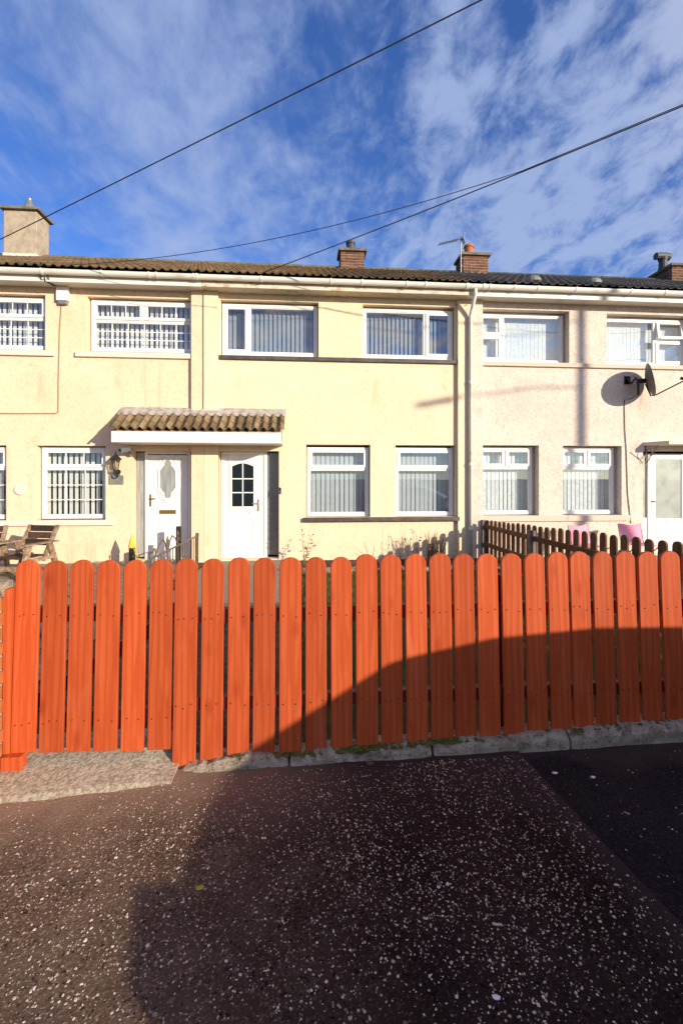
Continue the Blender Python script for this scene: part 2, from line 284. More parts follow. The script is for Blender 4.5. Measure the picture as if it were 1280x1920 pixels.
# ------------------------------------------------------------------ mesh helpers
ORG = {}
class MB:
    def __init__(s): s.v = []; s.f = []
    def add(s, vs, fs):
        k = len(s.v); s.v += [tuple(p) for p in vs]; s.f += [tuple(i+k for i in f) for f in fs]; return s
    def box(s, x0, x1, y0, y1, z0, z1, mat=None):
        vs = [Vector((x, y, z)) for z in (z0, z1) for y in (y0, y1) for x in (x0, x1)]
        if mat: vs = [mat @ p for p in vs]
        return s.add(vs, [(0, 2, 3, 1), (4, 5, 7, 6), (0, 1, 5, 4), (2, 6, 7, 3), (0, 4, 6, 2), (1, 3, 7, 5)])
    def bar(s, a, b, w, t, up=(0, 0, 1)):
        a = Vector(a); b = Vector(b); d = (b-a); L = d.length; d.normalize(); x = Vector(up).cross(d)
        if x.length < 1e-4: x = Vector((1, 0, 0)).cross(d)
        x.normalize(); y = d.cross(x); m = Matrix((x, y, d)).transposed().to_4x4(); m.translation = a
        return s.box(-w/2, w/2, -t/2, t/2, 0, L, m)
    def prism(s, poly, y0, y1, plane='xz'):
        n = len(poly)
        def P(p, y): return (p[0], y, p[1]) if plane == 'xz' else ((y, p[0], p[1]) if plane == 'yz' else (p[0], p[1], y))
        vs = [P(p, y0) for p in poly]+[P(p, y1) for p in poly]
        fs = [tuple(range(n)), tuple(range(2*n-1, n-1, -1))]+[(i, i+n, (i+1) % n+n, (i+1) % n) for i in range(n)]
        return s.add(vs, fs)
    def tube(s, pts, r, n=8, cap=True, r2=None):
        pts = [Vector(p) for p in pts]; N = len(pts); rings = []; prev = None
        for i, p in enumerate(pts):
            d = (pts[min(i+1, N-1)]-pts[max(i-1, 0)]).normalized()
            ref = prev if prev is not None else (Vector((0, 0, 1)) if abs(d.z) < .9 else Vector((1, 0, 0)))
            x = (ref-d*ref.dot(d)).normalized(); prev = x; y = d.cross(x)
            rr = r if r2 is None else r+(r2-r)*i/(N-1)
            rings.append([p+(x*math.cos(2*math.pi*k/n)+y*math.sin(2*math.pi*k/n))*rr for k in range(n)])
        vs = [q for ring in rings for q in ring]
        fs = [(i*n+k, i*n+(k+1) % n, (i+1)*n+(k+1) % n, (i+1)*n+k) for i in range(N-1) for k in range(n)]
        if cap: fs += [tuple(range(n-1, -1, -1)), tuple((N-1)*n+k for k in range(n))]
        return s.add(vs, fs)
    def lathe(s, prof, c, n=16, axis='z'):
        vs = []
        for r, h in prof:
            for k in range(n):
                a = 2*math.pi*k/n; p = (r*math.cos(a), r*math.sin(a), h)
                if axis == 'y': p = (p[0], p[2], p[1])
                vs.append((c[0]+p[0], c[1]+p[1], c[2]+p[2]))
        m = len(prof); fs = [(i*n+k, i*n+(k+1) % n, (i+1)*n+(k+1) % n, (i+1)*n+k) for i in range(m-1) for k in range(n)]
        fs += [tuple(range(n-1, -1, -1)), tuple((m-1)*n+k for k in range(n))]
        return s.add(vs, fs)
    def mesh(s, name, o=Vector((0, 0, 0)), smooth=False, bevel=0, norm=True):
        me = bpy.data.meshes.new(name); me.from_pydata([tuple(Vector(p)-o) for p in s.v], [], s.f)
        if norm or bevel:
            bm = bmesh.new(); bm.from_mesh(me)
            if norm: bmesh.ops.recalc_face_normals(bm, faces=bm.faces)
            if bevel: bmesh.ops.bevel(bm, geom=[e for e in bm.edges if len(e.link_faces) == 2 and e.calc_face_angle(0) > .6], offset=bevel, segments=2, affect='EDGES', profile=.6)
            bm.to_mesh(me); bm.free()
        if smooth:
            for p in me.polygons: p.use_smooth = True
        return me
    def build(s, name, mat, parent=None, smooth=False, bevel=0, norm=True, origin=None):
        o = ORG.get(parent.name, Vector((0, 0, 0))) if parent else Vector(origin or (0, 0, 0))
        me = s.mesh(name, o, smooth, bevel, norm); me.materials.append(mat)
        ob = bpy.data.objects.new(name, me); col.objects.link(ob)
        if parent: ob.parent = parent; ORG[ob.name] = o
        else: ob.location = o; ORG[ob.name] = o
        return ob
def inst(me, name, loc, parent=None, rot=(0, 0, 0), scale=(1, 1, 1)):
    ob = bpy.data.objects.new(name, me); col.objects.link(ob); o = ORG.get(parent.name, Vector((0, 0, 0))) if parent else Vector((0, 0, 0))
    ob.location = Vector(loc)-o; ob.rotation_euler = rot; ob.scale = scale
    if parent: ob.parent = parent
    return ob
def tag(o, label, cat, group=None):
    o['label'] = label; o['category'] = cat
    if group: o['group'] = group
    return o
def thing(name, label, cat, loc=(0, 0, 0), group=None):
    o = bpy.data.objects.new(name, None); col.objects.link(o); o.location = loc; o.empty_display_size = .1
    ORG[o.name] = Vector(loc); return tag(o, label, cat, group)
def struct(o, kind='structure'): o['kind'] = kind; return o
def copy_tree(o, parent=None):
    c = o.copy(); col.objects.link(c)
    if parent: c.parent = parent
    for ch in o.children: copy_tree(ch, c)
    return c
def arc(cx, cz, r, a0, a1, n): return [(cx+r*math.cos(R(a0+(a1-a0)*i/n)), cz+r*math.sin(R(a0+(a1-a0)*i/n))) for i in range(n+1)]

# ------------------------------------------------------------------ the ground
def pz(x, y): return .045+.018*max(-6, min(8, x))
struct(MB().add([(-1500, -1500, -.35), (1500, -1500, -.35), (1500, 1500, -.35), (-1500, 1500, -.35)], [(0, 1, 2, 3)]).build('ground', M['ground']))
def sheet(x0, x1, y0, y1, f, nx, ny):
    vs = []; fs = []
    for j in range(ny+1):
        for i in range(nx+1):
            x = (x0(y0+(y1-y0)*j/ny) if callable(x0) else x0); xe = (x1(y0+(y1-y0)*j/ny) if callable(x1) else x1)
            xx = x+(xe-x)*i/nx; yy = y0+(y1-y0)*j/ny; vs.append((xx, yy, f(xx, yy)))
    for j in range(ny):
        for i in range(nx): k = j*(nx+1)+i; fs.append((k, k+1, k+nx+2, k+nx+1))
    return MB().add(vs, fs)
seam = lambda y: 1.165+.092*(2.38-y)
def rough(x, y, a): return a*noise.noise(Vector((x*3, y*3, 1)))+a*.5*noise.noise(Vector((x*11, y*11, 4)))
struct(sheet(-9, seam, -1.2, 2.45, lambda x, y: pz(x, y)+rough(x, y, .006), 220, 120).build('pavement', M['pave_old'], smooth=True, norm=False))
struct(sheet(lambda y: seam(y)+.004, 14, -1.2, 2.45, lambda x, y: pz(x, y)-.012+rough(x, y, .004), 160, 60).build('pavement', M['pave_new'], smooth=True, norm=False))
mb = MB()
for k in range(90):                                       # the broken lip of the older surface
    y = -1.2+3.63*k/90; y2 = y+3.63/90; x = seam(y); x2 = seam(y2)
    mb.add([(x-.004, y, pz(x, y)+rough(x, y, .006)), (x2-.004, y2, pz(x2, y2)+rough(x2, y2, .006)), (x2+.006+rnd.uniform(0, .006), y2, pz(x, y)-.03), (x+.006, y, pz(x, y)-.03)], [(0, 1, 2, 3)])
struct(mb.build('pavement_lip', M['pave_new']))
struct(MB().add([(-60, -8.0, -.10), (60, -8.0, -.10), (60, -1.2, -.10), (-60, -1.2, -.10)], [(0, 1, 2, 3)]).build('road', M['road']))
struct(sheet(-9, 14, -1.35, -1.2, lambda x, y: pz(x, y)+.004, 20, 1).build('road_kerb', M['kerb']))
hm = sheet(-400, 400, -500, -90, lambda x, y: -1+(-y-90)*.010+3*noise.noise(Vector((x*.006, y*.006, 0))), 60, 30)
struct(hm.build('hill', M['hill'], smooth=True))
# stone chips pressed into the tarmac: uncountable
mb = MB()
def chip(x, y, z, s):
    a = rnd.uniform(0, 6.28); el = rnd.uniform(.45, 1); ca, sa = math.cos(a)*s, math.sin(a)*s; n = 5; h = s*rnd.uniform(.08, .3); vs = []
    for k in range(n):
        t = 2*math.pi*k/n+rnd.uniform(-.3, .3); u, w = math.cos(t), math.sin(t)*el
        vs.append((x+u*ca-w*sa, y+u*sa+w*ca, z-.002))
    for k in range(n):
        q = vs[k]; f = rnd.uniform(.5, .75); vs.append((x+(q[0]-x)*f, y+(q[1]-y)*f, z+h))
    mb.add(vs, [tuple(range(n, 2*n))]+[(k, (k+1) % n, (k+1) % n+n, k+n) for k in range(n)])
cnt = 0
while cnt < 27000:
    x = rnd.uniform(-3.2, 2.6); y = rnd.uniform(.7, 2.37)
    dens = .62+.55*noise.noise(Vector((x*2.2, y*2.2, 8)))
    if y > 2.05 and x < -.5: dens *= .5
    if x > seam(y): dens *= .05
    if rnd.random() > dens: cnt += .0; continue
    if x > seam(y)-.01 and x < seam(y)+.012: continue
    s = min(.0095, abs(rnd.gauss(.0022, .0020))+.0016)
    chip(x, y, pz(x, y)+rough(x, y, .006 if x < seam(y) else .004)-(0 if x < seam(y) else .012), s); cnt += 1
struct(mb.build('stone_chips', M['chip'], norm=False), 'stuff')

# garden surfaces
struct(MB().add([(-14, 2.45, .035), (16, 2.45, .035), (16, 8.75, .05), (-14, 8.75, .05)], [(0, 1, 2, 3)]).build('garden_soil', M['soil']))
struct(sheet(-1.78, -.28, 5.3, 8.62, lambda x, y: .062+rough(x, y, .008), 20, 60).build('garden_path', M['gravel'], smooth=True))  # stops short of the gate; dark soil there stands in for fence shade
struct(sheet(.02, 3.38, 2.6, 7.3, lambda x, y: .06+rough(x, y, .02), 40, 50).build('lawn', M['lawn'], smooth=True))
struct(sheet(3.6, 9, 2.7, 8.6, lambda x, y: .058, 4, 4).build('neighbour_path', M['gravel']))
struct(sheet(-9, -1.98, 2.7, 8.6, lambda x, y: .058+rough(x, y, .01), 20, 20).build('neighbour_garden', M['gravel']))
mb = MB()
for k in range(9000):
    x = rnd.uniform(-.1, 3.38); y = rnd.uniform(2.56, 7.4); h = rnd.uniform(.03, .09); a = rnd.uniform(0, 6.28); w = .004
    lx, ly = rnd.uniform(-.03, .03), rnd.uniform(-.03, .03)
    mb.add([(x-w*math.cos(a), y-w*math.sin(a), .05), (x+w*math.cos(a), y+w*math.sin(a), .05), (x+lx, y+ly, .06+h)], [(0, 1, 2)])
struct(mb.build('grass', M['grass'], norm=False), 'stuff')
def lump(mb, c, r, sq=(1, 1, .7), seed=0, n=2):
    bm = bmesh.new(); bmesh.ops.create_icosphere(bm, subdivisions=n, radius=1)
    vs = []
    for v in bm.verts:
        k = 1+.35*noise.noise(v.co*1.3+Vector((seed*7.1, seed*3.3, 0))); vs.append((c[0]+v.co.x*k*r*sq[0], c[1]+v.co.y*k*r*sq[1], c[2]+v.co.z*k*r*sq[2]))
    mb.add(vs, [tuple(v.index for v in f.verts) for f in bm.faces]); bm.free()
x = -.2; i = 0
while x < 3.3:
    r = rnd.uniform(.05, .10); mb = MB(); lump(mb, (x, 7.45+rnd.uniform(-.04, .04), .08), r, (1.2, .9, .75), i+3)
    o = mb.build('edging_stone', M['rock']); tag(o, 'rounded pale stone in the edging row along the flower bed under the cream house windows', 'stone', 'stones edging the flower bed'); x += r*2.1; i += 1
for i, (x, y, r) in enumerate(((-2.35, 3.5, .14), (-2.62, 3.3, .16), (-2.18, 4.2, .11), (-3.0, 3.8, .15), (-2.5, 4.6, .10), (-2.9, 4.9, .16))):
    mb = MB(); lump(mb, (x, y, .06+r*.5), r, (1.2, 1, .8), i+40); o = mb.build('garden_rock', M['rock'])
    tag(o, 'pale rock lying in the left garden behind the brick pier', 'rock', 'rocks in the left garden')

# kerb stones under the fence
kr = struct(bpy.data.objects.new('kerb', None)); col.objects.link(kr); ORG['kerb'] = Vector((0, 0, 0))
def ktop(x): return .062+.040*(x+.65)-.006
edges = [-.665, -.085, .69, 1.47, 2.25, 3.05, 3.85]
for i in range(len(edges)-1):
    a, b = edges[i]+.006, edges[i+1]-.006; nx, prof = 44, None; vs = []; fs = []
    for j in range(nx+1):
        x = a+(b-a)*j/nx; e = min(1, min(j, nx-j)/1.5); t = ktop(x)+.016*noise.noise(Vector((x*5, i, 0)))+.006*noise.noise(Vector((x*17, i, 3)))-.01*(1-e)
        if i == 0: t += .02*math.exp(-((x+.33)/.16)**2)-.035*math.exp(-((x+.70)/.10)**2)
        fy = 2.405+.006*noise.noise(Vector((x*9, 2, i)))+.006*(1-e); low = -.05
        ch = .022+.014*noise.noise(Vector((x*7, 5, i)))
        for (yy, zz) in ((fy, low), (fy, t-ch*1.4), (fy+.012, t-ch*.6), (fy+ch+.01, t), (fy+.14, t+.004), (fy+.16, low)): vs.append((x, yy, zz+.011*noise.noise(Vector((x*31, yy*31, zz*31)))))
    for j in range(nx):
        for k in range(5): fs.append((j*6+k, (j+1)*6+k, (j+1)*6+k+1, j*6+k+1))
    fs += [tuple(range(6)), tuple(range(nx*6+5, nx*6-1, -1))]
    MB().add(vs, fs).build('kerb_stone', M['kerb'], kr)
mb = MB()
for k in range(330):
    x = rnd.choice((rnd.gauss(-.08, .12), rnd.gauss(.45, .18), rnd.gauss(.42, .15), rnd.gauss(.78, .07), rnd.uniform(-.6, 2.3)))
    if x < -.62: continue
    lump(mb, (x, 2.455+rnd.uniform(-.03, .03), ktop(x)+.002), rnd.uniform(.005, .015), (1.3, 1.1, .45), k, 1)
struct(mb.build('moss', M['moss']), 'stuff')
# sloping concrete apron under the gate
vs = []; fs = []; nx, ny = 50, 12
for j in range(ny+1):
    for i in range(nx+1):
        x = -2.3+1.63*i/nx; t = j/ny
        y0 = 2.235+.075*(x+1.66)+.012*noise.noise(Vector((x*6, 0, 0))); y = y0+(2.72-y0)*t
        z = pz(x, y)+.003+.082*min(1, t*1.35)**.8*min(1, .25+(-.67-x)/.25)+.004*noise.noise(Vector((x*14, y*14, 0))); vs.append((x, y, z if t > 0 else pz(x, y)-.01))
for j in range(ny):
    for i in range(nx): k = j*(nx+1)+i; fs.append((k, k+1, k+nx+2, k+nx+1))
fs.append(tuple(j*(nx+1)+nx for j in range(ny+1)))
struct(MB().add(vs, fs).build('gate_apron', M['apron'], smooth=False))

# ------------------------------------------------------------------ houses
W = 8.6; ZT = 5.08
PARTY = (-9.2, -1.862, 3.10, 11.6)
def wall_with(house, x0, x1, ops, mat, pil):
    """front wall as cells round the openings, each with its reveals"""
    xs = sorted({x0, x1, *[o[0] for o in ops], *[o[1] for o in ops]}); zs = sorted({-.05, ZT+.03, *[o[2] for o in ops], *[o[3] for o in ops]})
    mb = MB()
    for i in range(len(xs)-1):
        for j in range(len(zs)-1):
            cx, cz = (xs[i]+xs[i+1])/2, (zs[j]+zs[j+1])/2
            if any(o[0] < cx < o[1] and o[2] < cz < o[3] for o in ops): continue
            mb.add([(xs[i], W, zs[j]), (xs[i+1], W, zs[j]), (xs[i+1], W, zs[j+1]), (xs[i], W, zs[j+1])], [(0, 1, 2, 3)])
    for a, b, c, d in ops:
        for q in (((a, c), (b, c)), ((b, c), (b, d)), ((b, d), (a, d)), ((a, d), (a, c))):
            (p, r), (s, t) = q; mb.add([(p, W, r), (p, W+.3, r), (s, W+.3, t), (s, W, t)], [(0, 1, 2, 3)])
    mb.add([(x0, 15.8, -.05), (x1, 15.8, -.05), (x1, 15.8, ZT), (x0, 15.8, ZT)], [(0, 1, 2, 3)])
    for x in (x0+.002, x1-.002): mb.add([(x, W, -.05), (x, 15.8, -.05), (x, 15.8, ZT), (x, 12.2, 7.0), (x, W, ZT)], [(0, 1, 2, 3, 4)])
    w = mb.build('wall', mat, house, norm=False)
    for a, b in pil: MB().box(a, b, W-.075, W+.05, -.04, ZT+.02).build('pilaster', mat, house, bevel=.006)
    mb = MB()
    for z0, z1 in ((.0, 2.55), (2.65, 5.0)):
        a, b, y0, y1 = x0+.15, x1-.15, W+.302, 11.6
        mb.add([(a, y1, z0), (b, y1, z0), (b, y1, z1), (a, y1, z1), (a, y0, z0), (b, y0, z0), (b, y0, z1), (a, y0, z1)], [(0, 1, 2, 3), (0, 4, 7, 3), (1, 5, 6, 2), (0, 1, 5, 4), (3, 2, 6, 7)])
    mb.build('room_lining', M['room'], house, norm=False)
    return w
def window(house, x0, x1, z0, z1, cells, y=W+.10, blind=None, fr=.055):
    """cells: (fx0, fx1, fz0, fz1, opening sash?, columns, rows, tilt)"""
    d = .06; w, h = x1-x0, z1-z0
    mb = MB().box(x0, x0+fr, y, y+d, z0, z1).box(x1-fr, x1, y, y+d, z0, z1).box(x0+fr, x1-fr, y, y+d, z0, z0+fr*1.15).box(x0+fr, x1-fr, y, y+d, z1-fr, z1)
    win = mb.build('window', M['upvc'], house, bevel=.005)
    mul = .05
    mbm = MB(); mbb = MB()
    for (a, b, c, e, op, nc, nr, tilt) in cells:
        X0 = x0+w*a+(fr if a == 0 else mul/2); X1 = x0+w*b-(fr if b == 1 else mul/2); Z0 = z0+h*c+(fr*1.15 if c == 0 else mul/2); Z1 = z0+h*e-(fr if e == 1 else mul/2)
        if b < 1: mbm.box(X1, X1+mul, y+.004, y+d-.004, Z0-.0, Z1)
        if e < 1: mbm.box(X0-(0 if a == 0 else 0), X1, y+.006, y+d-.006, Z1, Z1+mul)
        s = .047 if op else .016; yo = y-.014 if op else y+.012
        piv = Matrix.Translation((0, yo, Z1)) @ Matrix.Rotation(R(-tilt), 4, 'X') @ Matrix.Translation((0, -yo, -Z1)) if tilt else None
        mb = MB().box(X0-(.012 if op else 0), X0+s, yo, yo+.05, Z0, Z1, piv).box(X1-s, X1+(.012 if op else 0), yo, yo+.05, Z0, Z1, piv).box(X0+s, X1-s, yo, yo+.05, Z0-(.01 if op else 0), Z0+s, piv).box(X0+s, X1-s, yo, yo+.05, Z1-s, Z1+(.01 if op else 0), piv)
        sash = mb.build('sash', M['upvc'], win, bevel=.004)
        gm = MB().box(X0+s, X1-s, yo+.022, yo+.026, Z0+s, Z1-s, piv).build('pane', M['glass'], win)
        for i in range(1, nc): xx = X0+s+(X1-X0-2*s)*i/nc; MB().box(xx-.0075, xx+.0075, yo+.014, yo+.021, Z0+s, Z1-s).build('glazing_bar', M['upvc'], win)
        for j in range(1, nr): zz = Z0+s+(Z1-Z0-2*s)*j/nr; MB().box(X0+s, X1-s, yo+.012, yo+.019, zz-.0075, zz+.0075).build('glazing_bar', M['upvc'], win)
    if mbm.v: mbm.build('mullion', M['upvc'], win)
    if blind:
        sp, wd, ang, mt, jit = blind; n = int((w-.08)/sp); me = MB().box(-wd/2, wd/2, -.0008, .0008, 0, h-.06).mesh('blind_slat'); me.materials.append(M[mt])
        MB().box(x0+.02, x1-.02, y+.15, y+.19, z1-.05, z1-.01).build('blind_rail', M['upvc'], win)
        for k in range(n+1):
            xx = x0+.04+(w-.08)*k/n
            inst(me, 'blind_slat', (xx, y+.17, z0+.015), win, (0, 0, R(ang+rnd.uniform(-jit, jit))))
    return win
def sill(house, x0, x1, z0, z1, mat, out=.05, bevel=.006):
    return MB().box(x0, x1, W-out, W+.1, z0, z1).build('window_sill', mat, house, bevel=bevel)

PITCH = math.atan2(7.27-5.262, 12.2-8.24); EY, EZ = 8.24, 5.262
def make_tile(pitch_u, rolls, length, roll_w, roll_h, thick=.014):
    us = []
    for r in range(rolls):
        o = r*pitch_u
        us += [(o, 0), (o+(pitch_u-roll_w)*.9, .002)]
        us += [(o+pitch_u-roll_w+roll_w*t, roll_h*math.sin(math.pi*t)) for t in (.15, .35, .5, .65, .85)]
    us.append((rolls*pitch_u+.012, 0)); n = len(us); vs = []
    for (yy, zz) in ((0, .026), (length, .004)): vs += [(u, yy, h+zz) for u, h in us]
    vs += [(u, 0, h+.026-thick) for u, h in us]
    fs = [(i, i+1, n+i+1, n+i) for i in range(n-1)]+[(2*n+i, 2*n+i+1, i+1, i) for i in range(n-1)]
    mb = MB().add(vs, fs); return mb.mesh('roof_tile', norm=False)
def roof(house, x0, x1, tmat, rmat):
    deck = MB().add([(x0, EY+.05, EZ-.02), (x1, EY+.05, EZ-.02), (x1, 12.2, 7.25), (x0, 12.2, 7.25), (x0, 16.1, 5.30), (x1, 16.1, 5.30)], [(0, 1, 2, 3), (3, 2, 5, 4)])
    rf = deck.build('roof', M['tile_dark'] if tmat == 'tile_dark' else M['tile_moss'], house)
    ncol = min(25, int(round((x1-x0)/.3))); cw = (x1-x0)/ncol; L = math.hypot(12.2-EY, 7.27-EZ); nrow = 12; ex = L/nrow
    me = make_tile(cw/2, 2, ex+.05, cw*.26, .036); me.materials.append(M[tmat])
    for r in range(nrow):
        for c in range(ncol):
            d = r*ex; inst(me, 'roof_tile', (x0+c*cw, EY+d*math.cos(PITCH), EZ+d*math.sin(PITCH)+rnd.uniform(0, .005)), rf, (PITCH+rnd.uniform(-.008, .008), rnd.uniform(-.01, .01), rnd.uniform(-.006, .006)))
    n = int((x1-x0)/.45); k = (x1-x0)/n
    prof = [(12.2+.13*math.cos(R(a)), 7.24+.10*math.sin(R(a))) for a in range(0, 181, 30)]
    me = MB().prism([(p[0]-12.2, p[1]-7.24) for p in prof], 0, k-.012, 'yz').mesh('ridge_tile'); me.materials.append(M[rmat])
    for i in range(n): inst(me, 'ridge_tile', (x0+i*k, 12.2, 7.24+rnd.uniform(-.006, .008)), rf)
    return rf
def eaves(house, x0, x1, fm, fz0, brackets):
    MB().box(x0, x1, W-.29, W-.265, fz0, 5.235).build('fascia', fm, house, bevel=.004)
    MB().box(x0, x1, W-.265, W-.002, 5.062, ZT-.002).build('soffit', M['white_paint'] if fm != M['peeled'] else M['peeled'], house)
    gy, gz, r = W-.355, 5.215, .062; prof = [(gy+r*math.cos(R(a)), gz+r*math.sin(R(a))*1.25) for a in range(180, 361, 20)]+[(gy+(r-.006)*math.cos(R(a)), gz+(r-.006)*math.sin(R(a))*1.25) for a in range(360, 179, -20)]
    g = MB().prism(prof, x0+.002, x1-.002, 'yz').build('gutter', M['gutter'], house)
    for x, wd in brackets:
        pr = [(gy+(r+.008)*math.cos(R(a)), gz+(r+.008)*math.sin(R(a))*1.25) for a in range(176, 365, 18)]+[(gy+(r+.001)*math.cos(R(a)), gz+(r+.001)*math.sin(R(a))*1.25) for a in range(364, 175, -18)]
        MB().prism(pr, x, x+wd, 'yz').build('gutter_bracket', M['gutter'], g)
def brick_chimney(house, x0, x1, y0, y1, zb, zt, pots, mat='brick'):
    core = MB().box(x0+.006, x1-.006, y0+.006, y1-.006, zb-.8, zt).build('chimney', M['mortar'], house)
    w = x1-x0; nb = max(2, round(w/.225)); bw = w/nb; dp = y1-y0; ns = max(2, round(dp/.225)); bs = dp/ns; hh = .075
    m1 = MB().box(0, bw-.01, 0, .1, 0, hh-.011).mesh('brick', bevel=.003); m1.materials.append(M[mat])
    mh = MB().box(0, bw/2-.01, 0, .1, 0, hh-.011).mesh('brick', bevel=.003); mh.materials.append(M[mat])
    m2 = MB().box(0, .1, 0, bs-.01, 0, hh-.011).mesh('brick', bevel=.003); m2.materials.append(M[mat])
    n = int((zt-zb+.25)/hh)
    for r in range(n):
        z = zt-(r+1)*hh; j = lambda: rnd.uniform(-.003, .003)
        if r % 2:
            for k in range(nb): inst(m1, 'brick', (x0+k*bw+.005, y0+j(), z), core)
        else:
            inst(mh, 'brick', (x0+.005, y0+j(), z), core); inst(mh, 'brick', (x1-bw/2+.005, y0+j(), z), core)
            for k in range(nb-1): inst(m1, 'brick', (x0+bw/2+k*bw+.005, y0+j(), z), core)
        for k in range(ns):
            inst(m2, 'brick', (x0+j(), y0+.105+k*(bs-.045), z), core); inst(m2, 'brick', (x1-.1+j(), y0+.105+k*(bs-.045), z), core)
    MB().box(x0-.06, x1+.06, y0-.06, y1+.06, zt, zt+.07).build('chimney_cap', M['chim_cap'], core, bevel=.01)
    for (px_, py_, r_, h_, mt, cowl) in pots:
        prof = [(r_*1.08, 0), (r_*1.08, .04), (r_*.95, .06), (r_*.9, h_*.8), (r_*1.06, h_*.82), (r_*1.06, h_), (r_*.8, h_), (r_*.75, h_-.05)]
        p = MB().lathe(prof, (px_, py_, zt+.07), 14).build('chimney_pot', M[mt], core, smooth=False)
        if cowl: MB().tube([(px_-.22, py_, zt+.07+h_+.05), (px_-.08, py_, zt+.13+h_), (px_+.1, py_, zt+.13+h_), (px_+.2, py_, zt+.10+h_)], .1, 10).lathe([(.07, 0), (.07, .12)], (px_, py_, zt+.05+h_), 10).build('cowl', M['dark_pot'], core)
    return core

# --- left house
hl = thing('terraced_house', 'peach rendered terraced house with rendered chimney and barred white windows', 'house', (-5.5, 12, 0))
opL = [(-6.6, -4.683, 3.905, 4.92), (-3.96, -2.06, 3.905, 4.92), (-6.6, -5.351, .845, 2.195), (-4.84, -3.634, .845, 2.195), (-3.172, -2.06, .085, 2.11)]
wall_with(hl, PARTY[0], PARTY[1], opL, M['wall_peach'], [(-2.09, -1.863), (-9.19, -8.9)])
vent3 = lambda nc: [(0, .5, .60, 1, 1, nc, 1, 0), (.5, 1, .60, 1, 1, nc, 1, 0), (0, 1, 0, .60, 0, nc*2, 3, 0)]
bl = (.087, .056, 8, 'blind', 4)
window(hl, -6.59, -4.69, 3.95, 4.905, vent3(3), blind=bl); window(hl, -3.93, -2.05, 3.95, 4.905, vent3(3), blind=bl)
lg = [(0, 1, .71, 1, 1, 3, 1, 0), (0, 1, 0, .71, 0, 3, 3, 0)]
window(hl, -6.59, -5.36, .86, 2.17, lg, blind=(.092, .060, 8, 'blind', 3)); window(hl, -4.80, -3.64, .86, 2.17, lg, blind=(.092, .060, 8, 'blind', 3))
sill(hl, -8, -4.52, 3.81, 3.905, M['sill_pale']); sill(hl, -4.15, -2.095, 3.81, 3.905, M['sill_pale']); sill(hl, -8, -3.48, .745, .845, M['sill_pale'])
rl = roof(hl, PARTY[0], PARTY[1], 'tile_moss', 'ridge_moss')
eaves(hl, PARTY[0], PARTY[1]+.0, M['white_paint'], 5.045, [(x, .03) for x in (-8.4, -7.4, -6.3, -4.55, -3.55, -1.98)]+[(-2.75, .03), (-2.62, .03), (-1.93, .04)])
ch = MB().box(-7.44, -6.66, 11.85, 12.4, 6.4, 8.28).build('chimney', M['chim_render'], hl, bevel=.015)
MB().box(-7.50, -6.58, 11.77, 12.48, 8.28, 8.35).build('chimney_cap', M['chim_cap'], ch, bevel=.012)
MB().box(-7.45, -6.64, 11.82, 12.42, 6.9, 7.2).build('chimney_flashing', M['sill_pale'], ch, bevel=.01)
MB().lathe([(.16, 0), (.15, .06), (.12, .10)], (-6.97, 12.1, 8.35), 12).build('chimney_pot', M['terracotta'], ch)
MB().lathe([(.15, .10), (.15, .12), (.07, .28), (.055, .33), (.055, .36), (.02, .42)], (-6.97, 12.1, 8.35), 12).build('cowl', M['steel'], ch)

# --- centre house
hc = thing('terraced_house', 'pale yellow rendered terraced house with dark window sills, middle of the row', 'house', (.6, 12, 0))
opC = [(-1.575, .251, 3.895, 4.94), (1.096, 2.9, 3.895, 4.93), (.02, 1.24, .865, 2.246), (1.726, 2.911, .865, 2.246), (-1.605, -.491, .085, 2.116)]
wall_with(hc, PARTY[1], PARTY[2], opC, M['wall_cream'], [(-1.861, -1.605), (2.932, 3.099)])
bu = (.082, .076, 24, 'blind_slate', 4); bg_ = (.086, .088, 9, 'blind_grey', 6)
window(hc, -1.555, .235, 3.93, 4.90, [(0, .275, 0, 1, 1, 1, 1, 0), (.275, 1, 0, 1, 0, 1, 1, 0)], blind=bu)
window(hc, 1.11, 2.885, 3.93, 4.89, [(0, .69, 0, 1, 0, 1, 1, 0), (.69, 1, 0, 1, 1, 1, 1, 0)], blind=bu)
cg = [(0, 1, .69, 1, 1, 1, 1, 0), (0, 1, 0, .69, 0, 1, 1, 0)]
window(hc, .035, 1.225, .875, 2.20, cg, blind=bg_); window(hc, 1.74, 2.895, .875, 2.20, cg, blind=bg_)
sill(hc, -1.60, 2.925, 3.82, 3.893, M['sill_dark']); sill(hc, -.02, 2.965, .785, .862, M['sill_dark'], .08)
roof(hc, PARTY[1], PARTY[2], 'tile_moss', 'ridge_moss')
eaves(hc, PARTY[1]+.002, PARTY[2], M['peeled'], 5.05, [(x, .03) for x in (-.8, .45, 1.02, 2.2)]+[(1.85, .02), (2.98, .05)])
brick_chimney(hc, .93, 1.57, 11.95, 12.45, 7.2, 7.64, [(1.22, 12.2, .12, .30, 'dark_pot', False)])
dp = MB().tube([(3.17, W-.35, 5.16), (3.17, W-.35, 5.06), (3.165, W-.20, 4.84), (3.16, W-.13, 4.72), (3.16, W-.13, .02)], .034, 12)
pipe = dp.build('downpipe', M['gutter'], hc, smooth=True)
for z in (4.60, 3.42, 1.85, .62): MB().lathe([(.042, 0), (.042, .05)], (3.16, W-.13, z), 12).box(3.14, 3.18, W-.13, W-.07, z+.01, z+.04).build('pipe_clip', M['gutter'], pipe)
MB().tube([(3.10, W-.075, 4.95), (2.95, W-.05, 4.90), (2.93, W-.02, 4.98)], .012, 6).build('wall_cable', M['cable_tan'], hc)

